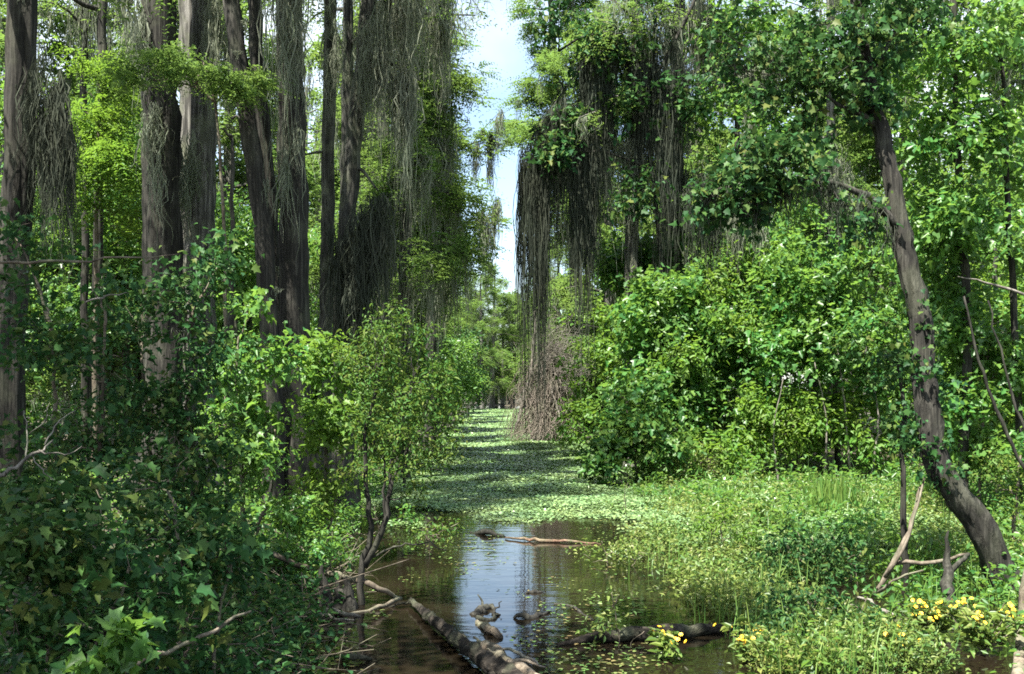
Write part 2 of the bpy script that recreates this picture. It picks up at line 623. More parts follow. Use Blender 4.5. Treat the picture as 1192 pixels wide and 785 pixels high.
def marsh(name, label, mat, n, hs, thr_off, size, asp, k, seed, upr):
    mb = MB()
    y = 1 / (1 / 8.2 + rng.uniform(0, 1, n) * (1 / 29 - 1 / 8.2))
    lo = np.interp(y, [8, 10, 13, 16, 18, 21, 24, 29], [1.1, 1.3, 1.2, 1.5, 2.3, 2.6, 2.4, 2.4])
    hi = np.interp(y, [8, 12, 20, 26, 29], [4.6, 7, 11, 11, 9])
    x = lo + rng.uniform(0, 1, n) ** .9 * (hi - lo)
    c = gapnoise(np.stack([x, y * .7, 0 * x], 1), .9, .4 + seed)
    thr = np.interp(y, [8, 11, 14, 17, 20, 29], [.3, .28, .1, -.1, -.8, -1.0]) + np.where(x < lo + .8, .5, 0) + thr_off
    keep = c > thr
    x, y = x[keep], y[keep]
    n = len(x)
    hgt = np.interp(y, [8, 14, 22, 29], [.34, .42, .5, .4]) * hs * rng.uniform(.3, 1.2, n) * (.75 + .35 * np.sin(x * 1.1 + y * .6))
    B = np.stack([x, y, np.full(n, .0)], 1)
    top = B + np.stack([rng.normal(0, .09, n), rng.normal(0, .09, n), hgt], 1)
    m = n * k
    uu = rng.uniform(.12, 1, m)[:, None]
    rr = .05 + .10 * (1 - .4 * uu)
    P = np.repeat(B, k, 0) * (1 - uu) + np.repeat(top, k, 0) * uu + rng.normal(0, 1, (m, 3)) * rr * np.array([1, 1, .35])
    A = rng.normal(0, 1, (m, 3)) * np.array([1, 1, .4]) + np.array([0, 0, upr])
    N = np.array([0, 0, .9]) + rng.normal(0, .5, (m, 3))
    L = np.repeat(np.interp(y, [8, 14, 29], [.055, .07, .1]), k) * size * rng.uniform(.5, 1.5, m)
    leaves(mb, P, A, N, L, L * asp, 'diamond')
    twigs(mb, B, top, .006, .003)
    tag(mb.build(name, MAT[mat]), label, None, kind='stuff')


marsh('marsh_plants', 'low yellow green marsh plants covering the shallow water on the right', 'marsh', 4600, .85, 0, .9, .45, 22, 0, .35)
marsh('marsh_weeds', 'taller dark green weeds mixed among the marsh plants', 'maple', 1500, 1.35, .35, 1.35, .38, 22, 2.1, .6)


def marsh_grass():
    mb = MB()
    n = 2400
    y = 1 / (1 / 8. + rng.uniform(0, 1, n) * (1 / 28 - 1 / 8.))
    x = np.interp(y, [8, 14, 20, 28], [1.2, 1.3, 2.4, 2.6]) + rng.uniform(0, 1, n) * np.interp(y, [8, 14, 20, 28], [3.6, 6, 8, 6])
    keep = gapnoise(np.stack([x * 1.6, y, 0 * x], 1), .9, 5) > .15
    x, y = x[keep], y[keep]
    n = len(x)
    h = rng.uniform(.2, .62, n)
    B = np.stack([x, y, np.zeros(n)], 1)
    yaw = rng.uniform(0, 6.28, n)
    sv = np.stack([np.cos(yaw), np.sin(yaw), 0 * yaw], 1)
    ln = np.stack([-np.sin(yaw), np.cos(yaw), 0 * yaw], 1) * rng.normal(0, .14, (n, 1))
    rows = []
    for u, wd in ((0, .004), (.45, .005), (.8, .0035), (1, .0005)):
        c = B + ln * u * u + np.array([0, 0, 1.]) * (h * u * (1 - .15 * u))[:, None]
        rows += [c - sv * wd, c + sv * wd]
    fc = np.array([[2 * k, 2 * k + 1, 2 * k + 3, 2 * k + 2] for k in range(3)])
    mb.add(np.stack(rows, 1).reshape(-1, 3), (fc[None] + (np.arange(n) * 8)[:, None, None]).reshape(-1, 4))
    tag(mb.build('marsh_grass', MAT['reed']), 'thin upright grass blades scattered among the marsh plants', None, kind='stuff')


marsh_grass()


def water_litter():
    mb = MB()
    n = 9000
    y = 1 / (1 / 7.5 + rng.uniform(0, 1, n) * (1 / 21 - 1 / 7.5))
    lo = left_edge(y) - .2
    hi = np.interp(y, [7.5, 12, 17, 21], [3.5, 4.5, 5, 6])
    x = lo + rng.uniform(0, 1, n) * (hi - lo)
    c = gapnoise(np.stack([x, y * .8, 0 * x], 1), 1.5, 3.3)
    edge = np.minimum(x - lo, np.abs(np.interp(y, [8, 12, 16, 21], [1.2, 1.2, 1.6, 2.4]) - x))
    keep = c + .5 * np.exp(-edge * 2.2) + np.where(y > 15, .25, 0) > .42
    x, y = x[keep], y[keep]
    m = len(x)
    leaves(mb, np.stack([x, y, np.full(m, .006)], 1), rng.normal(0, 1, (m, 3)) * np.array([1, 1, .03]), np.array([0, 0, 1.]) + rng.normal(0, .07, (m, 3)), rng.uniform(.015, .06, m), rng.uniform(.012, .04, m), 'round')
    tag(mb.build('floating_litter', MAT['litter']), 'scattered small floating leaves and duckweed flecks on the open water', None, kind='stuff')


water_litter()


def bank_cover(near):
    """low herbs and creepers over the mud of both banks"""
    mb = MB()
    n = 6500
    y = 1 / (1 / 5. + rng.uniform(0, 1, n) * (1 / 60 - 1 / 5.))
    side = rng.uniform(0, 1, n) < .6
    x = np.where(side, left_edge(y) - rng.exponential(1, n) * (.6 + y * .12) + .25, right_edge(y) + rng.exponential(1, n) * (.6 + y * .12) - .2)
    nl = (y < 14.5) & side
    ok = (nl & (rng.uniform(0, 1, n) < .55)) if near else ~nl
    x, y = x[ok], y[ok]
    n = len(x)
    z = np.maximum(height(x, y), 0)
    k = 18
    B = np.stack([x, y, z], 1)
    Bk = np.repeat(B, k, 0)
    m = len(Bk)
    hg = np.repeat(rng.uniform(.15, .6, n), k)
    P = Bk + np.stack([rng.normal(0, .2, m), rng.normal(0, .2, m), hg * rng.uniform(.05, 1, m)], 1)
    A = rng.normal(0, 1, (m, 3)) * np.array([1, 1, .4]) + np.array([0, 0, .1])
    N = np.array([0, 0, 1.]) + rng.normal(0, .45, (m, 3))
    L = np.repeat(np.interp(y, [5, 12, 60], [.05, .075, .16]), k) * rng.uniform(.6, 1.4, m)
    leaves(mb, P, A, N, L, L * .6, 'oval')
    if near:
        tag(mb.build('shaded_undergrowth', MAT['maple_shade']), 'sparse dark herbs over the shaded mud of the near left bank', None, kind='stuff')  # same herbs, the shade of the near bank put into their leaf colour
    else:
        tag(mb.build('bank_undergrowth', MAT['maple']), 'low leafy undergrowth over the mud farther along both banks', None, kind='stuff')


bank_cover(True)
bank_cover(False)


def twig_litter():
    """tangle of thin dead twigs over the near left bank"""
    mb = MB()
    n = 420
    y = rng.uniform(6.5, 15, n)
    x = left_edge(y) + .35 - rng.exponential(.8, n)
    A = np.stack([x, y, np.maximum(height(x, y), 0) + rng.uniform(0, .25, n)], 1)
    L = rng.uniform(.2, .9, n)
    az = rng.uniform(0, 6.28, n)
    B = A + np.stack([np.cos(az) * L, np.sin(az) * L, rng.uniform(-.05, .5, n) * L], 1)
    B[:, 2] = np.maximum(B[:, 2], .01)
    twigs(mb, A, B, .007, .003, .15)
    tag(mb.build('dead_twigs', MAT['twig']), 'tangle of thin dead twigs lying over the near left bank', None, kind='stuff')


twig_litter()


# ------------------------------------------------------------------ plants placed from the photograph
def blob(px, py, rx, ry, d, rd, n):
    """a leafy mass: centre and radii in photo pixels at distance d, rd metres deep, n clumps"""
    s = d / F
    return dict(c=W(px, py, d), r=np.array([rx * s, rd, ry * s]), n=n)


def base_at(px, d):
    x = (px - CX) / F * d
    return np.array([x, d, float(height(np.array(x), np.array(float(d)))) - .05])


def plant(name, label, cat, px, d, stems, blobs, leaf='oval', size=.1, k=26, cr=.3, mat='maple', bark='twig', group=None,
          gap=-.12, stem_r=.04, parts=('trunk', 'crown'), fr=False, hollow=.45, aspect=.85, up=1., droop=.35, twr=.006):
    """stems: list of pixel paths [(px, py, dd), ...] starting from the base; blobs: leafy masses"""
    b = base_at(px, d)
    root = empty(name, b, label, cat, group)
    tm, cm = MB(), MB()
    lines = []
    for st in stems:
        pts = [W(p[0], p[1], d + (p[2] if len(p) > 2 else 0)) for p in st['p']]
        if st.get('ground', True):
            pts = [b + np.array([(st['p'][0][0] - px) / F * d, 0, 0])] + pts
        r0, r1 = st.get('r', (stem_r, stem_r * .3))
        lines.append(tube(tm, pts, [r0, (r0 + r1) * .5, r1], n=max(8, 4 * len(pts)), sides=st.get('s', 6), wob=st.get('wob', .01), flare=st.get('flare')))
    allp = np.concatenate(lines) if lines else b[None]
    for bl in blobs:
        bl = dict(bl)
        C, D = fill(bl['c'], bl['r'], int(bl['n'] * 1.05), hollow, gap, .75 / cr * .62)
        ok = C[:, 2] > .12
        C, D = C[ok], D[ok]
        if len(C) == 0:
            continue
        # limb from the stem to the mass, then twigs to its clumps
        q = bl['c'] - np.array([0, 0, bl['r'][2] * .25])
        cand = allp[allp[:, 2] < max(q[2], allp[:, 2].min() + .4)]
        a = cand[((cand - q) ** 2).sum(1).argmin()]
        lr = max(stem_r * .45, .008)
        P = tube(tm, [a, (a + q) / 2 + np.array([0, 0, .1 * np.linalg.norm(q - a)]), q], [lr, lr * .6, lr * .3], n=7, sides=5, wob=.02)
        sel = rng.uniform(0, 1, len(C)) < .55
        anchors = np.concatenate([P, allp])
        near = nearest(anchors, C[sel])
        mid = near * .35 + bl['c'] * .3 + C[sel] * .35
        twigs(tm, mid, C[sel], twr, twr * .45)
        if fr:
            frond_leaves(cm, C, D, max(2, k // 8), cr, size)
        elif leaf == 'maple' and len(C) > 12:
            h_ = rng.uniform(0, 1, len(C)) < .5
            clump_leaves(cm, C[h_], D[h_], k, cr, size, 'maple', up, droop, aspect)
            clump_leaves(cm, C[~h_], D[~h_], int(k * 1.5), cr, size * .72, 'oval', up, droop, .5)
        else:
            clump_leaves(cm, C, D, k, cr, size, leaf, up, droop, aspect)
    if lines or blobs:
        tm.build(parts[0], MAT[bark], root, b, True)
    cm.build(parts[1], MAT[mat], root, b)
    return root, b, allp


def moss_part(root, b, pts, lens, per=22, spread=.1, width=.012, mat='moss', name='moss'):
    mb = MB()
    moss_strands(mb, np.asarray(pts), np.asarray(lens), per, None, spread, width)
    return mb.build(name, MAT[mat], root, b)


def along(path, n, jx=.05, jz=.05):
    P = spline(path, 60)
    Q = P[rng.integers(0, 60, n)]
    return Q + rng.normal(0, 1, (n, 3)) * np.array([jx, jx, jz])


def cypress_top(root, b, axis, h0, h1, reach, nb, clumps, size, mat='cypress', moss=0, bark='bark', mossw=.016, cr=.5, mosslen=(.6, 2.2), per=20, mm='moss', bm=None):
    """level boughs with feathery sprays (and moss) along the upper part of a trunk polyline"""
    cm, mm_ = MB(), MB()
    for z in np.linspace(h0, h1, nb):
        a = axis[np.abs(axis[:, 2] - z).argmin()]
        az = rng.uniform(0, 2 * np.pi)
        f = (z - h0) / max(h1 - h0, .1)
        ln = reach * (1 - .4 * f) * rng.uniform(.6, 1.2)
        d = np.array([math.cos(az), math.sin(az), 0])
        tip = a + d * ln + np.array([0, 0, rng.uniform(-.12, .25) * ln])
        mid = (a + tip) / 2 + np.array([0, 0, .1 * ln]) + rng.normal(0, .05, 3) * ln
        r = .018 * ln + .015
        P = tube(bm, [a, mid, tip], [r, r * .6, r * .2], n=8, sides=5, wob=.02)
        n = max(2, int(clumps * ln / reach))
        u = rng.uniform(.3, 1.05, n)
        base = np.stack([np.interp(u, np.linspace(0, 1, 8), P[:, c]) for c in range(3)], 1)
        sidev = np.array([-d[1], d[0], 0])
        C = base + sidev * rng.normal(0, .2, (n, 1)) * ln * (1.15 - .5 * u[:, None]) + np.array([0, 0, 1]) * rng.normal(0, .22, (n, 1))
        D = nrm(d + sidev * rng.normal(0, .8, (n, 1)))
        twigs(bm, base, C, .008, .004)
        frond_leaves(cm, C, D, 5, cr, size)
        if moss:
            nm = rng.poisson(moss)
            u = rng.uniform(.3, 1, nm)
            A = np.stack([np.interp(u, np.linspace(0, 1, 8), P[:, c]) for c in range(3)], 1)
            A += sidev * rng.normal(0, .1, (nm, 1)) * ln
            moss_strands(mm_, A, rng.uniform(*mosslen, nm) * rng.uniform(.3, 1, nm), per, None, .13, mossw)
    out = [cm.build('crown', MAT[mat], root, b)]
    if moss and mm_.n:
        out.append(mm_.build('moss', MAT[mm], root, b))
        out[-1]['kind'] = 'stuff'
    return out


def cypress(name, label, d, path, r, bark='bark', flare=None, top=None, z_top=17, moss=None, stubs=(), sprays=(), cat='tree', ground=True, sides=22):
    """a swamp trunk through the pixel path (px, py), rising out of the picture to z_top"""
    pts = [W(p[0], p[1], d + (p[2] if len(p) > 2 else 0)) for p in path]          # listed from the foot up
    if ground:
        pts = [base_at(path[0][0], d)] + pts
    b = pts[0]
    if z_top > pts[-1][2] + 1:
        t = nrm(pts[-1] - pts[-2])
        pts.append(pts[-1] + t * (z_top - pts[-1][2]) / max(t[2], .3))
    root = empty(name, b, label, cat)
    tm = MB()
    n = int(14 + 2.2 * (pts[-1][2] - pts[0][2]))
    P = tube(tm, pts, [r * 1.12, r, r * .9, r * .72, r * .4], n=n, sides=sides, flare=flare, wob=.012, rough=.07)
    for (ax, ay, bx, by, rr) in stubs:
        tube(tm, [W(ax, ay, d), W((ax + bx) / 2, (ay + by) / 2 - 2, d - .1), W(bx, by, d - .2)], [rr, rr * .8, rr * .35], n=7, sides=5, wob=.01)
    if top:
        cypress_top(root, b, P, *top['z'], top['reach'], top['nb'], top.get('clumps', 14), top.get('size', .13), moss=top.get('moss', 2), bark='twig', mosslen=top.get('ml', (.6, 2.2)), bm=tm)
    tm.build('trunk', MAT[bark], root, b, True)
    if sprays:
        fm = MB()
        for (sx, sy, ex, ey, dd, k) in sprays:
            C = W(sx, sy, dd) + (W(ex, ey, dd) - W(sx, sy, dd)) * rng.uniform(0, 1.05, (k, 1)) + rng.normal(0, .22, (k, 3))
            frond_leaves(fm, C, nrm(np.array([1, 0, 0]) + rng.normal(0, .7, (k, 3))), 4, .35, .16)
        fm.build('sprays', MAT['cypress'], root, b)
    if ground and r > .1 and d < 26:
        k = int(5 + 26 * r)
        Q = P[rng.integers(0, len(P), 400)]
        Q = Q[(Q[:, 2] > 2.5) & (Q[:, 2] < 10.5)][:k]
        az = rng.uniform(0, 2 * np.pi, len(Q))
        A = Q + np.stack([np.cos(az), np.sin(az), 0 * az], 1) * r * .95
        A[:, 2] += rng.uniform(-.4, .4, len(Q))
        tf = MB()
        moss_strands(tf, A, rng.uniform(.12, .75, len(Q)) ** 1.4, 22, None, .05, .009)
        tf.build('moss', MAT['moss'], root, b)['kind'] = 'stuff'
    if moss is not None:
        for (mpath, nm, l0, l1, per, spread, width, mt) in moss:
            A = along([W(*p) for p in mpath], nm, .12, .28)
            moss_part(root, b, A, rng.uniform(l0, l1, nm), per, spread, width, mt)
    return root, b, P


# ---- left stand of cypress trunks
TOP = lambda z0, z1, reach, nb, moss=2, clumps=14: dict(z=(z0, z1), reach=reach, nb=nb, moss=moss, clumps=clumps)
cypress('cypress_tree', 'thick dark trunk nearest the left edge of the photo with moss beard beside it', 13,
        [(10, 420), (14, 330), (22, 200), (27, 0), (28, -200)], .175, 'bark_dark', (1.2, 1.9), TOP(6.9, 15, 3.2, 14, 2, 18), 16,
        moss=[([(44, 105, 13), (60, 120, 12.9), (76, 150, 12.8)], 34, .5, 1.4, 40, .05, .007, 'moss_shade')], stubs=[(40, 110, 84, 150, .03)])
cypress('cypress_tree', 'thin dark trunk against the sky, left of the slim pair near upper left corner', 25,
        [(99, 400), (98, 200), (97, 0), (97, -100)], .085, 'bark_dark', None, TOP(10.5, 17, 2.2, 6), 18,
        moss=[([(88, -20, 25), (106, -5, 25)], 16, .8, 2.2, 20, .07, .014, 'moss')])
cypress('cypress_tree', 'slim dark trunk against the sky, right of the slim pair near upper left corner', 24,
        [(112, 400), (116, 200), (119, 60), (121, -60)], .11, 'bark_dark', None, TOP(10.5, 17, 2.4, 6), 18)
cypress('cypress_tree', 'dark furrowed trunk standing against the pale streaked trunk on its right', 18,
        [(190, 520), (188, 300), (185, 100), (184, -30)], .30, 'bark_dark', (1.6, 1.8), TOP(10, 18, 3.2, 7, 2), 20,
        moss=[([(166, 20, 17.6), (176, 10, 17.6)], 5, .5, 1.6, 26, .06, .012, 'moss'), ([(166, 120, 17.6), (205, 190, 17.6)], 8, .5, 1.3, 22, .08, .012, 'moss')])
cypress('cypress_tree', 'pale grey trunk with long light streaks, right of the dark furrowed one', 19.2,
        [(226, 500), (228, 300), (230, 120), (229, -40)], .32, 'bark_pale', (1.5, 1.7), TOP(10, 19, 3.2, 7, 2), 21,
        moss=[([(232, 10, 18.7), (254, 0, 18.7)], 10, .6, 2.4, 24, .08, .012, 'moss'), ([(200, 180, 18.6), (222, 195, 18.6)], 12, .6, 1.6, 24, .08, .012, 'moss')])
cypress('cypress_tree', 'slender trunk leaning left as it rises, crossing the left stand', 17,
        [(318, 520), (310, 320), (291, 160), (268, 0), (262, -60)], .135, 'bark_dark', (1, 1.6), TOP(9, 15, 2.4, 7, 2), 16)
cypress('cypress_tree', 'narrow bowed trunk between the leaning trunk and the big one beside the shrubs', 17.8,
        [(322, 520), (318, 330), (312, 215), (302, 110), (294, 0), (291, -60)], .12, 'bark_dark', (1, 1.5), TOP(9, 15, 2.2, 7, 2), 16)
cypress('cypress_tree', 'biggest trunk of the left stand, reaching down to the bank with a flared foot', 17.4,
        [(345, 585), (345, 480), (342, 300), (338, 120), (335, -40)], .21, 'bark_dark', (2.2, 2.1), TOP(10, 19, 3.2, 7, 3), 21,
        moss=[([(322, -10, 17), (355, 0, 17)], 11, .6, 2.6, 24, .08, .011, 'moss'), ([(320, 150, 17.1), (354, 160, 17.1)], 5, .5, 1.4, 20, .05, .011, 'moss')])
cypress('cypress_tree', 'straight slim trunk with a short broken side branch, right of the big flared trunk', 21.5,
        [(378, 520), (379, 400), (382, 200), (385, 0), (386, -60)], .125, 'bark', (1.2, 1.5), TOP(10, 17, 2.6, 8, 4), 18,
        stubs=[(380, 178, 352, 182, .035)], moss=[([(386, 60, 21.3), (394, 40, 21.3)], 5, .5, 1.6, 40, .06, .012, 'moss')])
cypress('cypress_tree', 'trunk leaning right as it rises with a dark moss beard low on its side', 19.6,
        [(400, 540), (397, 400), (404, 270), (412, 160), (424, 60), (432, -30)], .145, 'bark', (2.4, 1.7), TOP(9.5, 18, 3, 11, 5), 19,
        moss=[([(440, 225, 19.2), (426, 270, 19.2), (410, 330, 19.2)], 46, .6, 1.7, 26, .09, .012, 'moss_shade'),
              ([(436, 40, 19.2), (446, 50, 19.2)], 7, .6, 1.8, 50, .1, .012, 'moss'), ([(466, 80, 19.3), (474, 84, 19.3)], 9, .7, 2.4, 60, .11, .012, 'moss'), ([(455, -20, 19.4), (490, -10, 19.4)], 12, .5, 1.9, 50, .12, .012, 'moss'),
              ([(395, 300, 19.3), (412, 300, 19.3)], 18, .8, 1.9, 22, .08, .012, 'moss_shade')], stubs=[(424, 60, 490, 95, .045), (410, 190, 440, 222, .04)])
cypress('cypress_tree', 'thin grey trunk behind the sunlit leaning trunk, hung with moss', 25,
        [(398, 500), (401, 300), (404, 100), (406, -40)], .13, 'bark', None, TOP(10, 17, 2.8, 9, 5), 18,
        moss=[([(445, 10, 24.5), (452, 0, 24.5)], 7, 1, 3.6, 50, .12, .014, 'moss'), ([(505, -10, 24.5), (520, 0, 24.5)], 8, .8, 2.4, 50, .12, .014, 'moss')])
cypress('dead_tree', 'thin bare dead pole with stub arms between the pale trunk and the leaning trunk', 15.5,
        [(268, 480), (269, 330), (270, 158)], .045, 'bark_dark', None, None, 3, stubs=[(270, 160, 256, 150, .025), (270, 138, 279, 138, .02), (270, 162, 264, 156, .02)], cat='dead tree')
# mossy cypresses whose veils fill the space left of the sky gap
cypress('cypress_tree', 'moss veiled tree leaning toward the open sky, nearest left of the sky gap', 27,
        [(470, 520), (472, 300), (478, 120), (486, -40)], .16, 'bark', None, dict(z=(5, 16), reach=1.7, nb=36, moss=7, clumps=22, size=.16, ml=(.8, 3.2)), 17)
cypress('cypress_tree', 'moss veiled trunk behind the bushy small tree, left of the sky gap', 31,
        [(440, 520), (446, 300), (448, 120), (450, -40)], .17, 'bark', None, dict(z=(4.5, 17), reach=2.5, nb=36, moss=7, clumps=22, size=.17, ml=(.8, 3.2)), 18)
cypress('cypress_tree', 'moss veiled tree with boughs reaching into the sky gap above the channel', 37,
        [(500, 520), (503, 300), (505, 120), (507, 0)], .18, 'bark', None, dict(z=(4.5, 14), reach=1.7, nb=36, moss=6, clumps=24, size=.18, ml=(.8, 3.0)), 16.5,
        stubs=[(506, 190, 574, 158, .045), (545, 174, 580, 132, .02), (552, 168, 586, 170, .015), (505, 275, 572, 250, .04), (540, 262, 585, 262, .018)],
        sprays=[(520, 185, 586, 140, 36.8, 26), (545, 170, 590, 172, 36.8, 12), (520, 270, 582, 250, 36.8, 30), (540, 300, 570, 290, 36.8, 20), (515, 100, 560, 90, 36.8, 22), (520, 60, 545, 40, 36.8, 14)],
        moss=[([(548, 175, 36.8), (556, 168, 36.8)], 4, .5, 1.5, 40, .06, .014, 'moss'), ([(566, 160, 36.7), (572, 155, 36.7)], 3, .6, 2.2, 40, .05, .014, 'moss_shade'), ([(578, 140, 36.6), (582, 136, 36.6)], 3, .5, 1.3, 36, .05, .014, 'moss'),
              ([(560, 258, 36.7), (580, 244, 36.7)], 9, .5, 2.4, 40, .08, .014, 'moss')])

# ---- right side
cypress('cypress_tree', 'trunk carrying the heaviest dark moss curtains, right of the sky gap', 30.5,
        [(736, 520), (735, 330), (738, 180), (742, 20), (744, -60)], .19, 'bark_pale', (1.2, 1.5), TOP(9.5, 17, 3.2, 11, 3), 19,
        stubs=[(741, 70, 690, 60, .07), (690, 60, 640, 130, .045), (640, 130, 606, 185, .03), (738, 110, 790, 60, .05)],
        moss=[([(608, 185, 29.6), (632, 160, 29.5)], 26, .6, 6.2, 46, .12, .012, 'moss_shade'),
              ([(640, 150, 29.4), (664, 120, 29.4)], 22, .5, 4.2, 46, .13, .012, 'moss_shade'),
              ([(668, 150, 29.7), (690, 165, 29.6)], 22, .6, 5.8, 46, .11, .012, 'moss_shade'),
              ([(684, 75, 29.3), (716, 50, 29.4)], 34, .4, 3.6, 46, .16, .012, 'moss_shade'),
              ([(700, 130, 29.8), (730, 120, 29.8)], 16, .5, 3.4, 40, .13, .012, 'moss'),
              ([(736, 60, 29.6), (760, 30, 29.6)], 24, .6, 4.4, 46, .15, .012, 'moss_shade'),
              ([(766, 90, 29.4), (792, 70, 29.4)], 24, .6, 5.6, 46, .13, .012, 'moss_shade'),
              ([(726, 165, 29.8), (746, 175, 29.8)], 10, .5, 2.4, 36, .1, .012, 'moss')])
cypress('cypress_tree', 'moss wrapped trunk behind the dark curtains, right of the pale one', 31,
        [(786, 500), (786, 300), (789, 100), (792, -40)], .2, 'bark', None, TOP(10, 17, 3, 9, 4), 19,
        stubs=[(787, 215, 880, 228, .06), (788, 70, 850, 20, .06)],
        moss=[([(800, 222, 28.6), (836, 232, 28.5)], 18, .4, 2.0, 40, .12, .012, 'moss_shade'), ([(846, 232, 28.5), (880, 240, 28.5)], 18, .3, 1.7, 40, .12, .012, 'moss'), ([(815, 40, 30.6), (850, 20, 30.6)], 18, .6, 2.6, 40, .13, .012, 'moss'), ([(775, 20, 30.6), (830, -10, 30.6)], 16, 1.0, 3.4, 50, .14, .014, 'moss'), ([(775, 190, 30.6), (795, 190, 30.6)], 18, 1, 2.6, 22, .1, .013, 'moss_shade')])
cypress('cypress_tree', 'slim pale trunk hung with grey moss behind the sunlit right hand leaves', 34,
        [(968, 500), (968, 330), (968, 200), (967, 0)], .15, 'bark_pale', None, TOP(8, 17, 3, 11, 4), 18,
        moss=[([(955, 190, 33.5), (980, 190, 33.5)], 24, .8, 2.2, 22, .12, .016, 'moss')])
cypress('cypress_tree', 'distant mossy trunk just left of the slim pale one', 38,
        [(885, 500), (883, 330), (880, 200), (880, 0)], .17, 'bark', None, TOP(7, 17, 3, 11, 5), 18,
        moss=[([(860, 80, 37), (905, 60, 37)], 40, 1, 3, 22, .12, .017, 'moss')])
cypress('cypress_tree', 'pale green feathery tree at the top right of the sky gap', 53,
        [(676, 500), (668, 300), (648, 100), (640, -20)], .2, 'bark', None, dict(z=(11, 25), reach=2.8, nb=46, moss=2, clumps=24, size=.22, ml=(.5, 1.6)), 26)

# the leaning tree on the right with its two left boughs and leaves
d = 11.8
b = base_at(1182, d)
root = empty('leaning_tree', b, 'dark tree on the right bank leaning over the marsh with a bent trunk and ivy', 'tree')
tm = MB()
PL = tube(tm, [b, W(1172, 680, d), W(1132, 600, d), (W(1090, 540, d)), W(1078, 450, d + .1), W(1070, 370, d + .2), W(1052, 290, d + .3), W(1038, 210, d + .4),
               W(1022, 140, d + .5), W(1004, 60, d + .6), W(996, -40, d + .7), W(990, -300, d + 1)], [.16, .135, .12, .105, .09, .075, .062, .05, .035], n=80, sides=22, wob=.009, rough=.08, flare=(.5, 1.5))
B1 = tube(tm, [W(1049, 268, d + .3), W(1012, 232, d + .2), (W(965, 212, d + .1)), W(915, 212, d), W(862, 216, d - .1), W(825, 222, d - .1)], [.05, .035, .02, .01], n=18, sides=7, wob=.008)
B2 = tube(tm, [W(1020, 148, d + .5), W(1004, 134, d + .4), W(985, 128, d + .4), W(960, 110, d + .3)], [.045, .03, .012], n=9, sides=6, wob=.006)
B3 = tube(tm, [W(1012, 100, d + .5), W(1040, 40, d + .7), W(1080, -20, d + 1)], [.035, .02, .01], n=9, sides=6, wob=.006)
cm = MB()
tw = []
for (px, py, rx, ry, rd, n, dd) in [(900, 195, 75, 38, .7, 70, 0), (850, 235, 50, 40, .5, 40, -.1), (940, 110, 60, 60, .6, 62, .4), (985, 50, 70, 70, .8, 80, .6), (880, 60, 70, 60, .7, 60, .8),
                                    (1010, 110, 40, 45, .4, 30, .5), (1060, 30, 60, 60, .8, 45, 1), (975, 255, 50, 30, .5, 26, .2), (960, -150, 200, 100, 1.8, 60, .8)]:
    c = W(px, py, d + dd)
    C, D = fill(c, np.array([rx, 0, ry]) * (d + dd) / F + np.array([0, rd, 0]), n, .2, -.5, 2)
    clump_leaves(cm, C, D, 20, .17, .085, 'maple', .9, .45, 1.0)
    nb_ = nearest(np.concatenate([PL, B1, B2, B3]), C)
    twigs(tm, nb_ * .4 + C * .6 + rng.normal(0, .04, C.shape), C, .007, .003)
tm.build('trunk', MAT['bark_dark'], root, b, True)
cm.build('crown', MAT['maple_shade'], root, b)
Am = B1[rng.integers(0, len(B1), 34)] + rng.normal(0, .03, (34, 3))
moss_part(root, b, Am, rng.uniform(.12, .6, 34), 26, .05, .007, 'moss_shade')['kind'] = 'stuff'
iv = MB()
Q = PL[(PL[:, 2] > 1.2) & (PL[:, 2] < 3.3)]
C = Q[rng.integers(0, len(Q), 70)] + rng.normal(0, .13, (70, 3))
clump_leaves(iv, C, nrm(rng.normal(0, 1, (70, 3))), 16, .13, .07, 'maple', .6, .5, 1)
iv.build('ivy', MAT['maple_shade'], root, b)

plant('vine_tree', 'thin crooked stem wrapped in dark vine beside the leaning trunk', 'tree', 1056, 12.6,
      [dict(p=[(1054, 640), (1050, 540), (1052, 470), (1046, 420)], r=(.05, .02))],
      [blob(1050, 430, 26, 38, 12.6, .25, 34), blob(1056, 500, 20, 50, 12.6, .2, 26)], 'maple', .075, 18, .14, 'maple_shade', 'bark_dark', stem_r=.03)

# ---- sunlit shrubs and trees of the right bank
R = 'green leafy shrubs of the right bank'
plant('willow_shrub', 'tall loose yellow green shrub rising above the large maple shrub of the right bank', 'shrub', 860, 30.2,
      [dict(p=[(860, 530), (866, 420), (872, 330)], r=(.06, .02)), dict(p=[(850, 530), (835, 430), (824, 350)], r=(.05, .015))],
      [blob(872, 318, 30, 30, 29, .9, 36), blob(826, 338, 28, 24, 28.6, .8, 30), blob(905, 300, 26, 22, 29, .8, 24), blob(860, 375, 30, 20, 27.6, .6, 26), blob(800, 415, 26, 16, 27, .5, 20)], 'oval', .16, 22, .4, 'yellowgreen', 'bark', group=R, aspect=.5)
plant('bare_shrub', 'thin grey stems with few leaves standing before the right bank shrubs', 'shrub', 990, 25.6,
      [dict(p=[(990, 555), (984, 480), (975, 400)], r=(.035, .012)), dict(p=[(960, 555), (962, 490), (948, 420)], r=(.03, .01)), dict(p=[(1015, 555), (1022, 490), (1016, 430)], r=(.03, .01)), dict(p=[(905, 555), (900, 500), (912, 440)], r=(.028, .01))],
      [blob(975, 410, 24, 24, 25.5, .6, 14), blob(1016, 440, 20, 20, 25.5, .5, 12)], 'lobed', .15, 16, .34, 'maple_shade', 'deadwood', group=R)
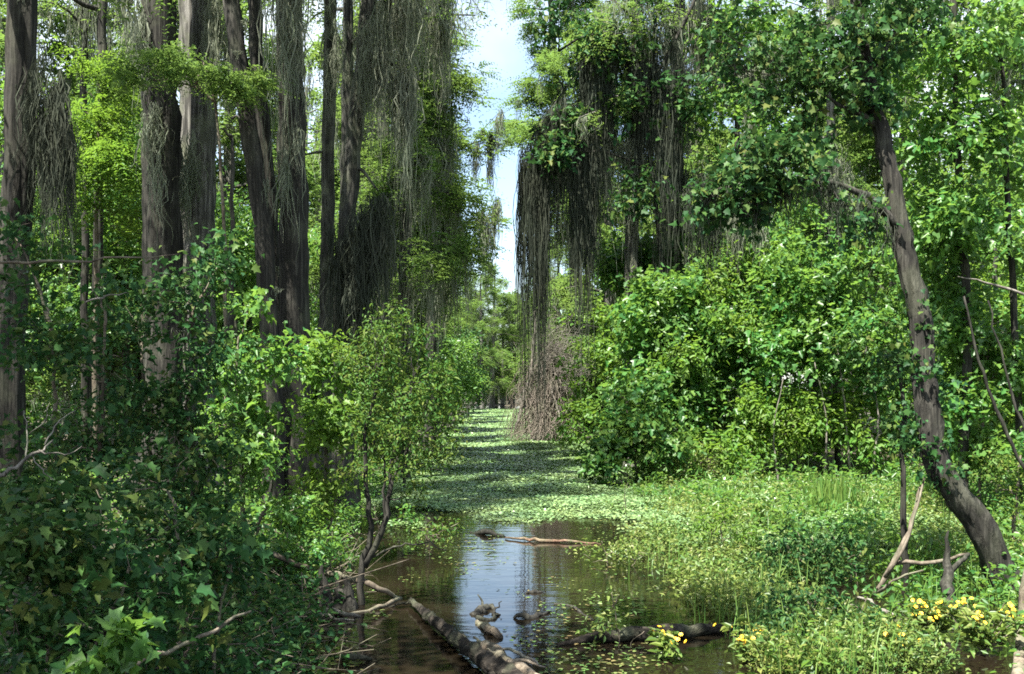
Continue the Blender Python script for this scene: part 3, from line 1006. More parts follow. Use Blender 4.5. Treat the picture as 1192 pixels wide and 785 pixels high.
plant('maple_shrub', 'large sunlit maple shrub in the middle of the right bank behind the marsh', 'shrub', 800, 29,
      [dict(p=[(805, 520), (812, 450), (820, 380)]), dict(p=[(790, 520), (775, 460), (760, 410)], r=(.05, .02)), dict(p=[(830, 520), (880, 465), (905, 440)], r=(.07, .03))],
      [blob(790, 370, 75, 55, 28.5, 1.5, 150), blob(850, 390, 70, 60, 28.7, 1.5, 150), blob(768, 430, 45, 45, 28, 1.2, 80), blob(830, 460, 80, 40, 28, 1.2, 110), blob(760, 490, 60, 45, 27.5, 1.2, 90), blob(890, 350, 50, 45, 29, 1.4, 80)],
      'lobed', .2, 28, .45, 'maple', 'bark', group=R, stem_r=.08)
plant('maple_shrub', 'blue green shrub reaching out over the floating plants with a low dark tip', 'shrub', 742, 25.5,
      [dict(p=[(742, 560), (735, 510), (728, 470)]), dict(p=[(742, 560), (715, 545), (694, 545)], r=(.03, .012), ground=False)],
      [blob(745, 478, 36, 34, 25.5, .9, 50), blob(722, 505, 30, 26, 25.2, .8, 40), blob(704, 532, 24, 20, 25, .6, 30), blob(770, 520, 40, 30, 25.5, 1, 50), blob(760, 452, 22, 18, 25.6, .6, 20), blob(690, 548, 12, 10, 25, .3, 8)], 'lobed', .17, 26, .36, 'maple_mid', 'twig', group=R)
plant('vine_shrub', 'bright yellow green vine mound with a dark hollow beside the grey dead stump', 'shrub', 702, 37,
      [dict(p=[(704, 510), (702, 440), (704, 370)])],
      [blob(700, 385, 32, 26, 36.5, 1, 70), blob(722, 420, 30, 30, 36, 1, 60), blob(680, 440, 22, 40, 36.3, .9, 60), blob(672, 495, 22, 28, 36, .9, 46), blob(700, 500, 20, 20, 36, .8, 30)],
      'lobed', .16, 26, .42, 'yellowgreen', 'bark', group=R)
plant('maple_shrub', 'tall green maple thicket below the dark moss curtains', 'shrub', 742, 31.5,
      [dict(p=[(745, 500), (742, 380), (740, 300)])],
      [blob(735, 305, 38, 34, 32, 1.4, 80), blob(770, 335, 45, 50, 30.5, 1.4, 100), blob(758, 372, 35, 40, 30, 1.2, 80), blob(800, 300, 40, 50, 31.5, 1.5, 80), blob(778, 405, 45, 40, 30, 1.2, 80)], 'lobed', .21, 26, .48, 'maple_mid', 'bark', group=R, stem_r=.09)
plant('maple_shrub', 'broad green shrub left of the leaning trunk at the height of its bend', 'shrub', 975, 27,
      [dict(p=[(975, 520), (970, 420), (960, 340)]), dict(p=[(990, 520), (1010, 400), (1020, 340)], r=(.05, .02))],
      [blob(940, 320, 60, 50, 27, 1.5, 110), blob(1000, 330, 60, 55, 27, 1.5, 110), blob(960, 400, 70, 50, 26.5, 1.5, 120), blob(1030, 420, 50, 55, 26.5, 1.3, 80), blob(905, 420, 45, 45, 27, 1.3, 70)],
      'lobed', .19, 26, .44, 'maple', 'bark', group=R, stem_r=.08)
plant('willow_shrub', 'pale yellow green low shrub at the foot of the right bank', 'shrub', 930, 26.5,
      [dict(p=[(930, 550), (925, 510), (920, 470)])],
      [blob(890, 495, 55, 40, 26.3, 1, 110), blob(950, 490, 55, 45, 26.3, 1, 110), blob(1010, 510, 45, 38, 26, 1, 80), blob(850, 525, 36, 24, 26, .8, 50)], 'oval', .15, 30, .36, 'yellowgreen', 'twig', group=R, aspect=.5)
plant('willow_shrub', 'small round yellow green shrub at the water edge below the maple shrub', 'shrub', 820, 26.5,
      [dict(p=[(820, 560), (822, 540), (825, 520)])], [blob(815, 535, 40, 22, 26, .7, 60), blob(775, 545, 30, 16, 26, .6, 34)], 'oval', .09, 30, .3, 'marsh', 'twig', group=R, aspect=.55)
plant('maple_tree', 'tall maple with dark shaded leaves overhead, left of the leaning trunk top', 'tree', 868, 30,
      [dict(p=[(868, 540), (872, 400), (862, 250), (856, 100), (850, -40)], r=(.12, .05))],
      [blob(840, 250, 50, 55, 30, 1.3, 50), blob(905, 240, 45, 45, 29.5, 1.2, 36), blob(850, 140, 45, 45, 30, 1.2, 40), blob(910, 150, 45, 50, 29.5, 1.2, 44), blob(870, 40, 55, 45, 30, 1.3, 50),
       blob(940, 60, 40, 50, 29.5, 1.2, 36), blob(860, -150, 130, 120, 30, 2.5, 90)], 'lobed', .2, 28, .55, 'maple', 'bark_dark', stem_r=.1)
plant('maple_tree', 'sunlit leafy tree filling the upper right corner behind the leaning trunk', 'tree', 1120, 18,
      [dict(p=[(1120, 560), (1128, 400), (1118, 250), (1112, 100), (1110, -40)], r=(.1, .04)), dict(p=[(1190, 560), (1180, 360), (1170, 160), (1165, 0)], r=(.08, .03))],
      [blob(1080, 60, 55, 60, 18, 1.4, 66), blob(1150, 50, 60, 60, 18, 1.4, 70), blob(1100, 160, 55, 50, 18, 1.3, 64), blob(1170, 170, 50, 60, 18, 1.3, 64), blob(1090, 260, 40, 50, 18, 1.2, 76),
       blob(1150, 280, 55, 50, 18, 1.3, 64), blob(1130, -120, 110, 80, 18, 2, 40)], 'lobed', .15, 24, .36, 'maple', 'bark_dark', stem_r=.08)
plant('maple_shrub', 'sunlit leaves right of the leaning trunk near the right edge, halfway up', 'shrub', 1140, 18.5,
      [dict(p=[(1140, 560), (1145, 480), (1150, 400)])],
      [blob(1120, 400, 45, 45, 18.5, 1.1, 90), blob(1175, 420, 40, 55, 18.5, 1.1, 80), blob(1120, 480, 45, 40, 18.2, 1, 80), blob(1170, 510, 45, 40, 18, 1, 80), blob(1110, 340, 40, 40, 18.6, 1, 60)], 'lobed', .15, 24, .34, 'maple', 'twig', group=R)
plant('yaupon_shrub', 'twiggy undergrowth shrub at the right edge beside the leaning trunk foot', 'shrub', 1175, 14,
      [dict(p=[(1180, 620), (1184, 570), (1188, 530)])], [blob(1160, 560, 30, 30, 14, .6, 50), blob(1185, 610, 22, 45, 13.6, .6, 50)], 'oval', .06, 26, .2, 'olive', 'twig', group=R, aspect=.5)
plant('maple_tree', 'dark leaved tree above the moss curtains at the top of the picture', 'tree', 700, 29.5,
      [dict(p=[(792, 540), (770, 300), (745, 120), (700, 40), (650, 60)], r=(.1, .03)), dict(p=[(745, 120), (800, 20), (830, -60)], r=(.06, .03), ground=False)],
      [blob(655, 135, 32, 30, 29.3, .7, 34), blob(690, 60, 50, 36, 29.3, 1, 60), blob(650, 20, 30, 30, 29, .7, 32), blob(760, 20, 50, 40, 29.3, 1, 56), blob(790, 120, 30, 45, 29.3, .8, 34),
       blob(740, 215, 30, 30, 29, .6, 22), blob(640, 175, 25, 16, 29, .5, 16), blob(720, 120, 30, 30, 28.8, .6, 20)], 'lobed', .19, 20, .45, 'maple_shade', 'bark_dark', stem_r=.06)

# unseen shade tree, added just outside the left edge of the photo: its crown darkens the left foreground
b = np.array([-6.6, 4.2, .3])
root = empty('added_shade_maple', b, 'unseen maple added beyond the left edge so that its crown shades the left bank', 'tree')
tm, cm = MB(), MB()
P = tube(tm, [b, b + np.array([.1, 0, 4]), b + np.array([.3, .2, 9])], [.28, .2, .1], n=20, sides=10, wob=.02)
for (dx, dy, z, rx, ry, rz, n) in [(0, -1, 8.2, 2.2, 2.2, 1.2, 120), (1.6, 2.2, 8.4, 2.0, 2.0, 1.2, 120), (-.6, 3.4, 8.8, 2.2, 2, 1.2, 120), (.6, 0.6, 9.6, 2.4, 2.4, 1.2, 120), (2.2, -.4, 7.6, 1.6, 1.8, .9, 80), (4.2, 1.8, 8.3, 1.1, 1.2, .6, 36), (6.0, 2.9, 8.6, 1.2, 1.1, .6, 40), (-2, 1, 8.4, 1.8, 2, 1.2, 90)]:  # the two small outer masses are placed to shade the near marsh
    c = np.array([b[0] + dx, b[1] + dy, z])
    C, D = fill(c, np.array([rx, ry, rz]), n, .2, -.9, .8)
    tube(tm, [nearest(P, c[None] - np.array([0, 0, 1.5]))[0], c], [.07, .03], n=6, sides=6, wob=.03)
    twigs(tm, c * .5 + C * .5, C, .015, .006)
    clump_leaves(cm, C, D, 21, .45, .17, 'lobed')
tm.build('trunk', MAT['bark'], root, b, True)
cm.build('crown', MAT['maple'], root, b)

# ---- left bank shrubs
LB = 'green leafy shrubs of the left bank'
plant('maple_sapling', 'sunlit pale green maple sapling in front of the big flared trunk', 'sapling', 285, 13,
      [dict(p=[(285, 600), (280, 520), (275, 420)]), dict(p=[(300, 620), (318, 560), (320, 500)], r=(.025, .01))],
      [blob(270, 420, 34, 32, 13, .5, 44), blob(300, 470, 38, 34, 12.9, .5, 54), blob(262, 500, 34, 32, 12.8, .5, 46), blob(300, 545, 38, 34, 12.7, .5, 52), blob(330, 595, 34, 30, 12.6, .4, 36), blob(345, 350, 18, 10, 13, .2, 9), blob(322, 415, 20, 26, 13, .3, 20), blob(290, 365, 24, 22, 13.1, .35, 20)],
      'maple', .11, 15, .2, 'maple', 'twig', group=LB, gap=-.2)
plant('maple_sapling', 'yellow green leafy sapling right of the big flared trunk', 'sapling', 378, 14,
      [dict(p=[(380, 620), (378, 520), (372, 420)]), dict(p=[(384, 620), (400, 520), (402, 430)], r=(.025, .01))],
      [blob(375, 425, 26, 30, 14, .5, 50), blob(402, 420, 16, 28, 14, .4, 30), blob(370, 490, 28, 34, 13.9, .5, 54), blob(395, 500, 22, 34, 13.8, .4, 36), blob(372, 560, 28, 30, 13.7, .5, 44), blob(350, 610, 30, 30, 13.5, .4, 40)],
      'maple', .095, 17, .18, 'yellowgreen', 'twig', group=LB, gap=-.3)
plant('buttonbush', 'bushy small tree with forked bare stem at the water edge left of the channel', 'small tree', 412, 11.3,
      [dict(p=[(420, 670), (432, 620), (428, 570), (425, 510), (440, 440)], r=(.04, .015), wob=.012), dict(p=[(424, 660), (445, 620), (455, 560), (462, 500), (480, 450)], r=(.035, .014), wob=.012, ground=False),
       dict(p=[(448, 610), (447, 570), (446, 530)], r=(.018, .01), ground=False), dict(p=[(455, 560), (476, 520), (500, 500)], r=(.018, .008), ground=False), dict(p=[(424, 655), (450, 640), (490, 632), (520, 640)], r=(.014, .005), ground=False)],
      [blob(440, 396, 30, 30, 11.5, .4, 57), blob(478, 405, 30, 26, 11.3, .4, 50), blob(415, 440, 26, 30, 11.4, .4, 43), blob(455, 450, 34, 32, 11.2, .4, 64), blob(500, 455, 32, 30, 11.1, .4, 57), blob(522, 490, 22, 20, 11, .3, 31),
       blob(425, 490, 26, 34, 11.3, .35, 47), blob(468, 500, 34, 30, 11.1, .4, 60), blob(505, 520, 28, 20, 11.1, .3, 36), blob(440, 540, 26, 24, 11.1, .3, 28), blob(478, 540, 28, 18, 11, .3, 28), blob(410, 545, 18, 24, 11.2, .25, 18),
       blob(462, 368, 9, 22, 11.3, .12, 14), blob(432, 366, 8, 18, 11.4, .12, 10), blob(494, 384, 8, 18, 11.2, .12, 10), blob(532, 470, 12, 10, 11, .15, 10),
       blob(488, 575, 8, 24, 11.1, .12, 8), blob(512, 432, 14, 16, 11.1, .2, 11), blob(400, 410, 14, 18, 11.4, .2, 12), blob(520, 545, 14, 12, 11, .2, 10)],
      'oval', .056, 15, .15, 'olive', 'bark_dark', gap=-.05, aspect=.42, hollow=.2, stem_r=.02, twr=.004)
for (nm, lab, px, dd, blobs, mat, sz) in [
    ('bank_shrub', 'dark green shrub over the left water edge just beyond the small tree', 470, 24, [(470, 440, 40, 50, 1, 90), (500, 470, 34, 36, .9, 60), (450, 500, 40, 36, .9, 60)], 'olive', .09),
    ('bank_shrub', 'rounded green shrub on the left water edge in the middle of the channel length', 505, 38, [(505, 430, 30, 50, 1.4, 90), (525, 455, 18, 28, 1, 40), (500, 480, 26, 20, 1, 40)], 'maple', .14),
    ('bank_shrub', 'narrow dark shrub on the left water edge before the channel bends out of sight', 530, 55, [(532, 420, 20, 50, 2, 90), (545, 450, 12, 26, 1.2, 34)], 'maple', .18),
    ('bank_shrub', 'farthest dark shrub on the left water edge beside the bright gap of water', 545, 78, [(548, 425, 14, 44, 2, 70), (556, 450, 8, 22, 1, 24)], 'maple_shade', .22),
]:
    plant(nm, lab, 'shrub', px, dd, [dict(p=[(px, HY + 1200 / dd), (px + 2, 455), (px + 3, 420)])], [blob(q[0], q[1], q[2], q[3], dd, q[4], q[5]) for q in blobs], 'oval', sz, 28, sz * 2.8, mat, 'bark', group=LB, aspect=.6, gap=-.5)
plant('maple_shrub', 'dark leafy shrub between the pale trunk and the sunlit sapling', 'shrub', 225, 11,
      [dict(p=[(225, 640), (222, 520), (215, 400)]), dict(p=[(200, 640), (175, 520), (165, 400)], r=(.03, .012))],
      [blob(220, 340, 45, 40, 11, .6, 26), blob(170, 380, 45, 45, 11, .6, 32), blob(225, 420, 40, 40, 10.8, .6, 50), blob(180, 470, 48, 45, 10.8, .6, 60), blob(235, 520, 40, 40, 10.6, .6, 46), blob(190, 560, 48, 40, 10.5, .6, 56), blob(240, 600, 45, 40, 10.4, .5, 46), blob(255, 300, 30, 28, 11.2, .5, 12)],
      'maple', .085, 20, .22, 'maple_shade', 'twig', group=LB)
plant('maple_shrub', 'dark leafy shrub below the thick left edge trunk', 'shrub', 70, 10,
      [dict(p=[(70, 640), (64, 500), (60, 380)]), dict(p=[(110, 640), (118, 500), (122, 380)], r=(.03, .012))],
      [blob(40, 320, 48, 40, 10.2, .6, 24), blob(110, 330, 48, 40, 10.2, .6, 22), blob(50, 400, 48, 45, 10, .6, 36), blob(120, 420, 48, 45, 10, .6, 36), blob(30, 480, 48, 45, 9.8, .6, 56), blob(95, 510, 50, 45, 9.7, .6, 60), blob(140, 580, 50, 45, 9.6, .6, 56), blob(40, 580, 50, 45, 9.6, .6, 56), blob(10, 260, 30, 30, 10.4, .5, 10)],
      'maple', .085, 20, .22, 'maple_shade', 'twig', group=LB)
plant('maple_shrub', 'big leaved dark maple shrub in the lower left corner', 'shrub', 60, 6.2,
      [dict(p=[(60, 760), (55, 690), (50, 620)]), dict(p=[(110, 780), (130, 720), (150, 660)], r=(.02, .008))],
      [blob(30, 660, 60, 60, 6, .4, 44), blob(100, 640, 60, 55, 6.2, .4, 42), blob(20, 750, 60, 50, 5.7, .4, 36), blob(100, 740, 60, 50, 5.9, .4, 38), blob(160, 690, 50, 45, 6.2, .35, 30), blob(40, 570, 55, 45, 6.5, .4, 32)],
      'maple', .095, 15, .18, 'maple_shade', 'twig', group=LB)
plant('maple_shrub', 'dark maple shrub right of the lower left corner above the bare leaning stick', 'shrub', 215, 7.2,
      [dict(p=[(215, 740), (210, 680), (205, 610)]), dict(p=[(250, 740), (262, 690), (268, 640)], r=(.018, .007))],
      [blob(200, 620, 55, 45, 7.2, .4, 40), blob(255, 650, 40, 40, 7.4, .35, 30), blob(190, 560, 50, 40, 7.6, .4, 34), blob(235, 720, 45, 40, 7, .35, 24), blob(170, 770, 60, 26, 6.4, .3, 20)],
      'maple', .09, 15, .18, 'maple_shade', 'twig', group=LB)
plant('maple_sprig', 'low sprig of sunlit maple leaves at the bottom edge left of the bare stick', 'sapling', 128, 5.4,
      [dict(p=[(132, 800), (138, 760), (142, 740)], r=(.008, .004))],
      [blob(142, 740, 26, 14, 5.4, .12, 9), blob(112, 772, 30, 10, 5.3, .12, 8)], 'maple', .1, 9, .1, 'maple', 'twig', gap=-2, twr=.003)
plant('creeping_shrub', 'low herbs and vine tangle around the knees at the left water edge', 'plant', 330, 12,
      [dict(p=[(330, 690), (332, 650), (335, 620)], r=(.015, .006))],
      [blob(310, 640, 34, 30, 12, .4, 50), blob(345, 660, 34, 24, 11.8, .35, 44), blob(300, 700, 30, 26, 11, .35, 40), blob(380, 640, 22, 24, 11.6, .3, 26)], 'oval', .06, 22, .15, 'maple', 'twig', group=LB, aspect=.6)

# feathery bright bough in front of the two big left trunks, and bright trees behind the trunks
plant('cypress_sapling', 'feathery bright green bough spreading in front of the two neighbouring big trunks', 'sapling', 262, 16.5,
      [dict(p=[(264, 520), (262, 300), (250, 120), (235, 70)], r=(.045, .015)), dict(p=[(250, 120), (200, 75), (170, 85)], r=(.018, .006), ground=False), dict(p=[(250, 120), (275, 100), (298, 108)], r=(.015, .006), ground=False)],
      [blob(190, 70, 40, 15, 16.3, .6, 40), blob(235, 82, 40, 15, 16.2, .6, 40), blob(275, 100, 26, 12, 16.3, .5, 24), blob(150, 95, 34, 14, 16.4, .6, 26), blob(300, 96, 16, 8, 16.4, .3, 10)],
      size=.1, k=44, cr=.26, mat='cypress', fr=True)
plant('cypress_sapling', 'bright feathery young tree behind the left edge trunk and its moss beard', 'tree', 110, 22,
      [dict(p=[(110, 520), (112, 300), (116, 90)], r=(.07, .02))],
      [blob(90, 90, 45, 24, 22, 1, 60), blob(130, 100, 45, 28, 22, 1, 70), blob(110, 150, 50, 30, 21.8, 1, 76), blob(140, 190, 40, 30, 21.8, 1, 60), blob(90, 210, 45, 30, 22, 1, 60), blob(120, 260, 50, 30, 22, 1, 60)],
      size=.14, k=40, cr=.4, mat='yellowgreen', fr=True)
for (lab, px, dd, blobs) in [
    ('sunlit leafy tree showing between the left edge trunk and the dark furrowed trunk', 100, 27, [(60, 170, 50, 50, 1.6, 100), (120, 150, 45, 45, 1.6, 90), (100, 240, 60, 50, 1.6, 120), (150, 270, 40, 45, 1.5, 80), (40, 270, 40, 45, 1.5, 70), (95, 330, 70, 50, 1.5, 90), (10, 140, 30, 60, 1.5, 60)]),
    ('sunlit leafy tree showing between the pale trunk and the leaning trunk', 270, 28, [(265, 250, 36, 45, 1.6, 80), (285, 320, 40, 45, 1.6, 90), (250, 330, 40, 45, 1.5, 80), (290, 230, 20, 30, 1, 30), (270, 400, 50, 45, 1.5, 80)]),
    ('leafy tree low behind the slim trunks left of the moss beard', 375, 30, [(370, 300, 20, 34, 1.2, 34), (365, 400, 40, 50, 1.5, 80), (420, 360, 24, 50, 1.4, 60), (430, 430, 40, 50, 1.4, 80)]),
]:
    plant('maple_tree', lab, 'tree', px, dd, [dict(p=[(px, HY + 1300 / dd), (px + 4, 380), (px, 240)], r=(.1, .03))], [blob(q[0], q[1], q[2], q[3], dd, q[4], q[5]) for q in blobs], 'lobed', .13, 28, .42, 'maple', 'bark', stem_r=.08)


# ------------------------------------------------------------------ forest behind: a few kinds, copied
def bg_cypress(h, seed, moss):
    b = np.array([0., 0, 0])
    root = empty('background_cypress', (0, 0, 0), 'x', 'tree')
    tm = MB()
    lean = rng.normal(0, .5, 2)
    P = tube(tm, [(0, 0, -.3), (lean[0] * .3, lean[1] * .3, h * .4), (lean[0], lean[1], h)], [.3, .22, .17, .06], n=26, sides=9, flare=(1.8, 1.8), wob=.02)
    cypress_top(root, b, P, 2.6, h - .4, 3.2, 34, 16, .28, moss=moss, mossw=.024, cr=.65, mosslen=(.7, 2.8), per=14, bm=tm)
    tm.build('trunk', MAT['bark' if seed % 2 else 'bark_pale'], root, b, True)
    return root


def bg_broad(h, mat, sz):
    root = empty('background_maple', (0, 0, 0), 'x', 'tree')
    tm, cm = MB(), MB()
    P = tube(tm, [(0, 0, -.3), (.1, .1, h * .5), (.2, -.1, h * .92)], [.14, .1, .04], n=14, sides=7, wob=.03)
    for k in range(9):
        az, z = rng.uniform(0, 6.28), h * rng.uniform(.12, .92)
        f = 1 - abs(z / h - .45)
        c = np.array([math.cos(az) * h * .2 * f, math.sin(az) * h * .2 * f, z])
        C, D = fill(c, np.array([h * .19, h * .19, h * .13]), 70, .4, -.35, .8)
        tube(tm, [nearest(P, c[None])[0] - np.array([0, 0, .3]), c], [.04, .015], n=5, sides=5, wob=.03)
        twigs(tm, np.repeat(c[None], len(C), 0) * .5 + C * .5, C, .012, .006)
        clump_leaves(cm, C, D, 20, h * .07, sz, 'lobed')
    tm.build('trunk', MAT['bark'], root, (0, 0, 0), True)
    cm.build('crown', MAT[mat], root, (0, 0, 0))
    return root


CY = [bg_cypress(18, 0, 4), bg_cypress(16.5, 1, 6), bg_cypress(15, 2, 3)]
BR = [bg_broad(7, 'maple', .17), bg_broad(8.5, 'maple', .18), bg_broad(6, 'yellowgreen', .16), bg_broad(4, 'maple', .16)]
used = set()


def place(kind, protos, k, x, y, sc, rz, label, group):
    p = protos[k]
    z = float(height(np.array(x), np.array(float(y)))) - .05
    if id(p) not in used:
        used.add(id(p))
        p.location, p.rotation_euler, p.scale = (x, y, z), (0, 0, rz), (sc, sc, sc)
        p['label'], p['group'] = label, group
    else:
        copy_tree(p, (x, y, z), rz, sc, label, group)


GL, GR, GF = 'cypresses lining the left bank', 'cypresses lining the right bank', 'trees closing the far end of the channel'
for (x, y, k, sc) in [(-5.9, 44, 1, 1.0), (-6.3, 55, 0, .98), (-6.6, 68, 1, 1.02), (-6.9, 84, 2, 1.05), (-6.3, 100, 1, 1.0), (-6.2, 119, 0, .95), (-5.2, 140, 1, .95), (-9.5, 36, 0, .95), (-11, 48, 2, 1.1), (-12, 62, 0, 1.05), (-13, 80, 1, 1.1),
                      (-15.5, 42, 1, 1.0), (-14, 30, 0, .9), (-22, 56, 1, 1.1), (-11.5, 34, 1, .9), (-27, 70, 0, 1.2), (-19, 52, 0, 1.0), (-14, 100, 2, 1.2), (-26, 64, 2, 1.05), (-17.5, 34, 2, .9)]:
    place('c', CY, k, x, y, sc, rng.uniform(0, 6.28), 'mossy cypress in the row lining the left bank of the channel', GL)
for (x, y, k, sc) in [(4.6, 50, 0, 1.05), (5.2, 62, 1, 1.0), (5.4, 77, 0, .95), (3.9, 92, 1, .92), (3.0, 112, 2, .95), (2.4, 136, 0, .8), (4.6, 128, 1, .95), (7.5, 44, 1, 1.05), (9, 56, 2, 1.2), (11, 70, 0, 1.1), (10, 90, 1, 1.15), (13.5, 46, 0, 1.05),
                      (17, 58, 1, 1.15), (20, 42, 2, 1.15), (22, 72, 0, 1.2), (25, 54, 1, 1.2), (17, 34, 1, 1.0), (12.5, 36, 2, 1.05), (30, 80, 0, 1.2)]:
    place('c', CY, k, x, y, sc, rng.uniform(0, 6.28), 'mossy cypress in the row lining the right bank of the channel', GR)
for (x, y, k, sc) in [(-4.8, 160, 2, .95), (-2.4, 172, 1, .72), (-.2, 166, 2, .8), (2.4, 170, 0, .8), (-7, 176, 1, 1), (4.6, 206, 0, .8), (-2.6, 143, 0, 1.08), (.1, 151, 1, 1.0), (-3.6, 132, 0, .92), (-1.3, 152, 1, .98), (1.6, 146, 2, 1.0), (8.5, 198, 1, 1), (-8, 206, 0, 1), (-13, 196, 1, 1.1), (13, 210, 2, 1.1), (-19, 205, 2, 1.1), (19, 200, 0, 1)]:
    place('c', CY, k, x, y, sc, rng.uniform(0, 6.28), 'small distant tree closing the far end of the channel', GF)
for (x, y, k, sc) in [(-5, 165, 0, 1.2), (-2.6, 168, 1, 1.0), (-.4, 170, 0, 1.1), (2, 166, 1, 1.1), (4.4, 160, 0, 1.3), (-7.5, 162, 1, 1.3)]:
    place('b', BR, k, x, y, sc, rng.uniform(0, 6.28), 'low rounded leafy tree at the far end of the channel', 'leafy trees at the far end of the channel')
GB, GC = 'leafy trees behind the left bank', 'leafy trees behind the right bank'
for (x, y, k, sc) in [(-8, 33, 0, 1), (-11, 31, 1, 1), (-14.5, 29, 2, 1.1), (-18, 34, 1, 1.2), (-6.6, 40, 3, 1.1), (-9, 44, 0, 1), (-13, 42, 1, 1.1), (-17, 46, 0, 1.2), (-22, 44, 1, 1.2), (-5.6, 50, 3, 1), (-6, 62, 3, 1.1), (-6.2, 74, 0, .8),
                      (-6.5, 92, 0, .8), (-7.4, 112, 1, .8), (-9, 58, 1, 1.1), (-10, 76, 1, 1.1), (-16, 64, 1, 1.3), (-25, 56, 1, 1.3), (-12, 96, 0, 1.3), (-20, 84, 1, 1.5), (-11.5, 22, 0, .95), (-14, 21, 1, .9), (-30, 66, 1, 1.5), (-34, 76, 1, 1.7)]:
    place('b', BR, k, x, y, sc, rng.uniform(0, 6.28), 'green leafy tree in the thicket behind the left bank', GB)
for (x, y, k, sc) in [(5, 42, 3, 1), (7, 39, 0, 1), (10, 36, 1, 1), (13, 33, 0, 1.15), (16, 31, 1, 1.1), (4.4, 54, 3, 1), (4.4, 68, 3, 1.1), (4.4, 86, 0, .8), (4, 108, 0, .8), (7, 60, 1, 1.1), (8.5, 48, 1, 1.1), (12, 44, 1, 1.2), (17, 41, 1, 1.25),
                      (22, 48, 1, 1.3), (14, 58, 1, 1.3), (9, 76, 1, 1.2), (20, 64, 1, 1.5), (26, 58, 1, 1.5), (11.8, 26.5, 2, 1), (13.5, 24, 0, .95), (12, 29.5, 1, .85), (30, 66, 1, 1.6), (8, 100, 1, 1.2)]:
    place('b', BR, k, x, y, sc, rng.uniform(0, 6.28), 'green leafy tree in the thicket behind the right bank', GC)


# ------------------------------------------------------------------ dead wood
def stick(name, label, cat, pts, rad, mat='deadwood', n=14, sides=7, branches=(), group=None, wob=.01, rough=.08):
    P3 = [np.asarray(p, float) for p in pts]
    b = P3[0]
    mb = MB()
    tube(mb, P3, rad, n=n, sides=sides, wob=wob, rough=rough)
    for (q, r) in branches:
        tube(mb, q, r, n=8, sides=5, wob=wob)
    o = mb.build(name, MAT[mat], None, b, True)
    return tag(o, label, cat, group)


def on(px, py, z=0.):
    return G(px, py, z)


# dead stump draped in bare vines, with its bleached trunk
d = 47
b = W(634, 514, d)
root = empty('dead_tree', b, 'grey dead tree draped in a cone of bare vines beside the far channel', 'dead tree')
tm = MB()
tube(tm, [b, W(628, 470, d), W(640, 410, d)], [.45, .25, .1], n=10, sides=9, flare=(1.2, 1.6), wob=.03)
tube(tm, [W(640, 440, d - .5), W(648, 470, d - .9), W(655, 500, d - 1.2)], [.05, .06, .05], n=8, sides=5, wob=.03)
tube(tm, [W(600, 500, d - .6), W(612, 460, d - .3), W(622, 400, d), W(622, 360, d)], [.07, .07, .06, .04], n=10, sides=6, wob=.03)
tm.build('trunk', MAT['deadwood'], root, b, True)
vm = MB()
n = 620
top = np.stack([rng.normal(640, 10, n), rng.uniform(405, 480, n)], 1)
az = rng.uniform(0, 2 * np.pi, n)
ft = np.stack([630 + 48 * np.cos(az) * rng.uniform(.5, 1, n), np.full(n, 512.)], 1)
tt = np.clip((top[:, 1] - 395) / 117, 0, 1)
A = np.array([W(q[0], q[1], d) for q in top])
A += rng.normal(0, .28, (n, 3))
Bv = np.array([W(q[0], q[1], d) for q in ft])
Bv[:, 1] += 1.5 * np.sin(az)
Bv[:, 2] = rng.uniform(.02, .5, n)
cut = np.where(rng.uniform(0, 1, n) < .35, rng.uniform(.3, .8, n), 1.)[:, None]
Bv = A + (Bv - A) * cut + rng.normal(0, .18, (n, 3)) * np.array([1, 1, .3])
twigs(vm, A, Bv, .013, .008, .16)
vm.build('dead_vines', MAT['redbrown'], root, b)
vm = MB()
n = 1500
A = np.array([W(px, py, d) for px, py in zip(rng.normal(644, 13, n), rng.normal(432, 28, n))])
A[:, 1] += rng.normal(0, .5, n)
twigs(vm, A, A + rng.normal(0, .42, (n, 3)) + np.array([0, 0, .15]), .009, .005, .25)
vm.build('dead_twigs', MAT['deadwood'], root, b)

stick('fallen_log', 'dark wet log slanting from the water to the bottom edge of the photo', 'log',
      [on(478, 699, .06), on(505, 722, .08), on(545, 754, .1), on(585, 782, .1), on(640, 822, .05)], [.026, .042, .052, .066, .08], 'log', 60, 18, wob=.007, rough=.12,
      branches=[([on(480, 700, .05), on(468, 703, .03), on(452, 707, .0)], [.018, .01])])
stick('pale_log', 'bleached log floating beside the dark slanting log at the bottom edge', 'log',
      [on(552, 742, .0), on(574, 758, .03), on(592, 772, .04), on(615, 786, .03), on(645, 806, .02)], [.012, .05, .06, .05, .05], 'palelog', 22, 10, rough=.14,
      branches=[([on(592, 772, .06), on(612, 768, .1), on(628, 776, .06)], [.022, .008]), ([on(580, 764, .05), on(566, 756, .1)], [.02, .006])])
stick('pale_log', 'short cut end of pale wood floating above the dark log', 'log', [on(556, 724, .0), on(565, 729, .02), on(574, 736, .03), on(583, 743, .0)], [.02, .04, .045, .03], 'palelog', 14, 9, rough=.15)
stick('broken_stick', 'small loose twig lying across the bleached log', 'stick', [on(585, 756, .1), on(610, 765, .09), on(635, 777, .03)], [.012, .014, .008], 'deadwood', 10, 5)
stick('driftwood_snag', 'small black jagged snag sticking out of the sky reflection', 'snag', [on(550, 718, -.02), W(568, 706, 11.1), W(580, 714, 11)], [.05, .045, .01], 'bark_dark', 10, 7,
      branches=[([on(566, 714), W(560, 700, 11.1), W(556, 692, 11.1)], [.025, .006]), ([on(574, 716), W(578, 708, 11), W(584, 700, 11)], [.02, .005]), ([on(556, 719), on(570, 722), on(582, 716)], [.03, .012])])
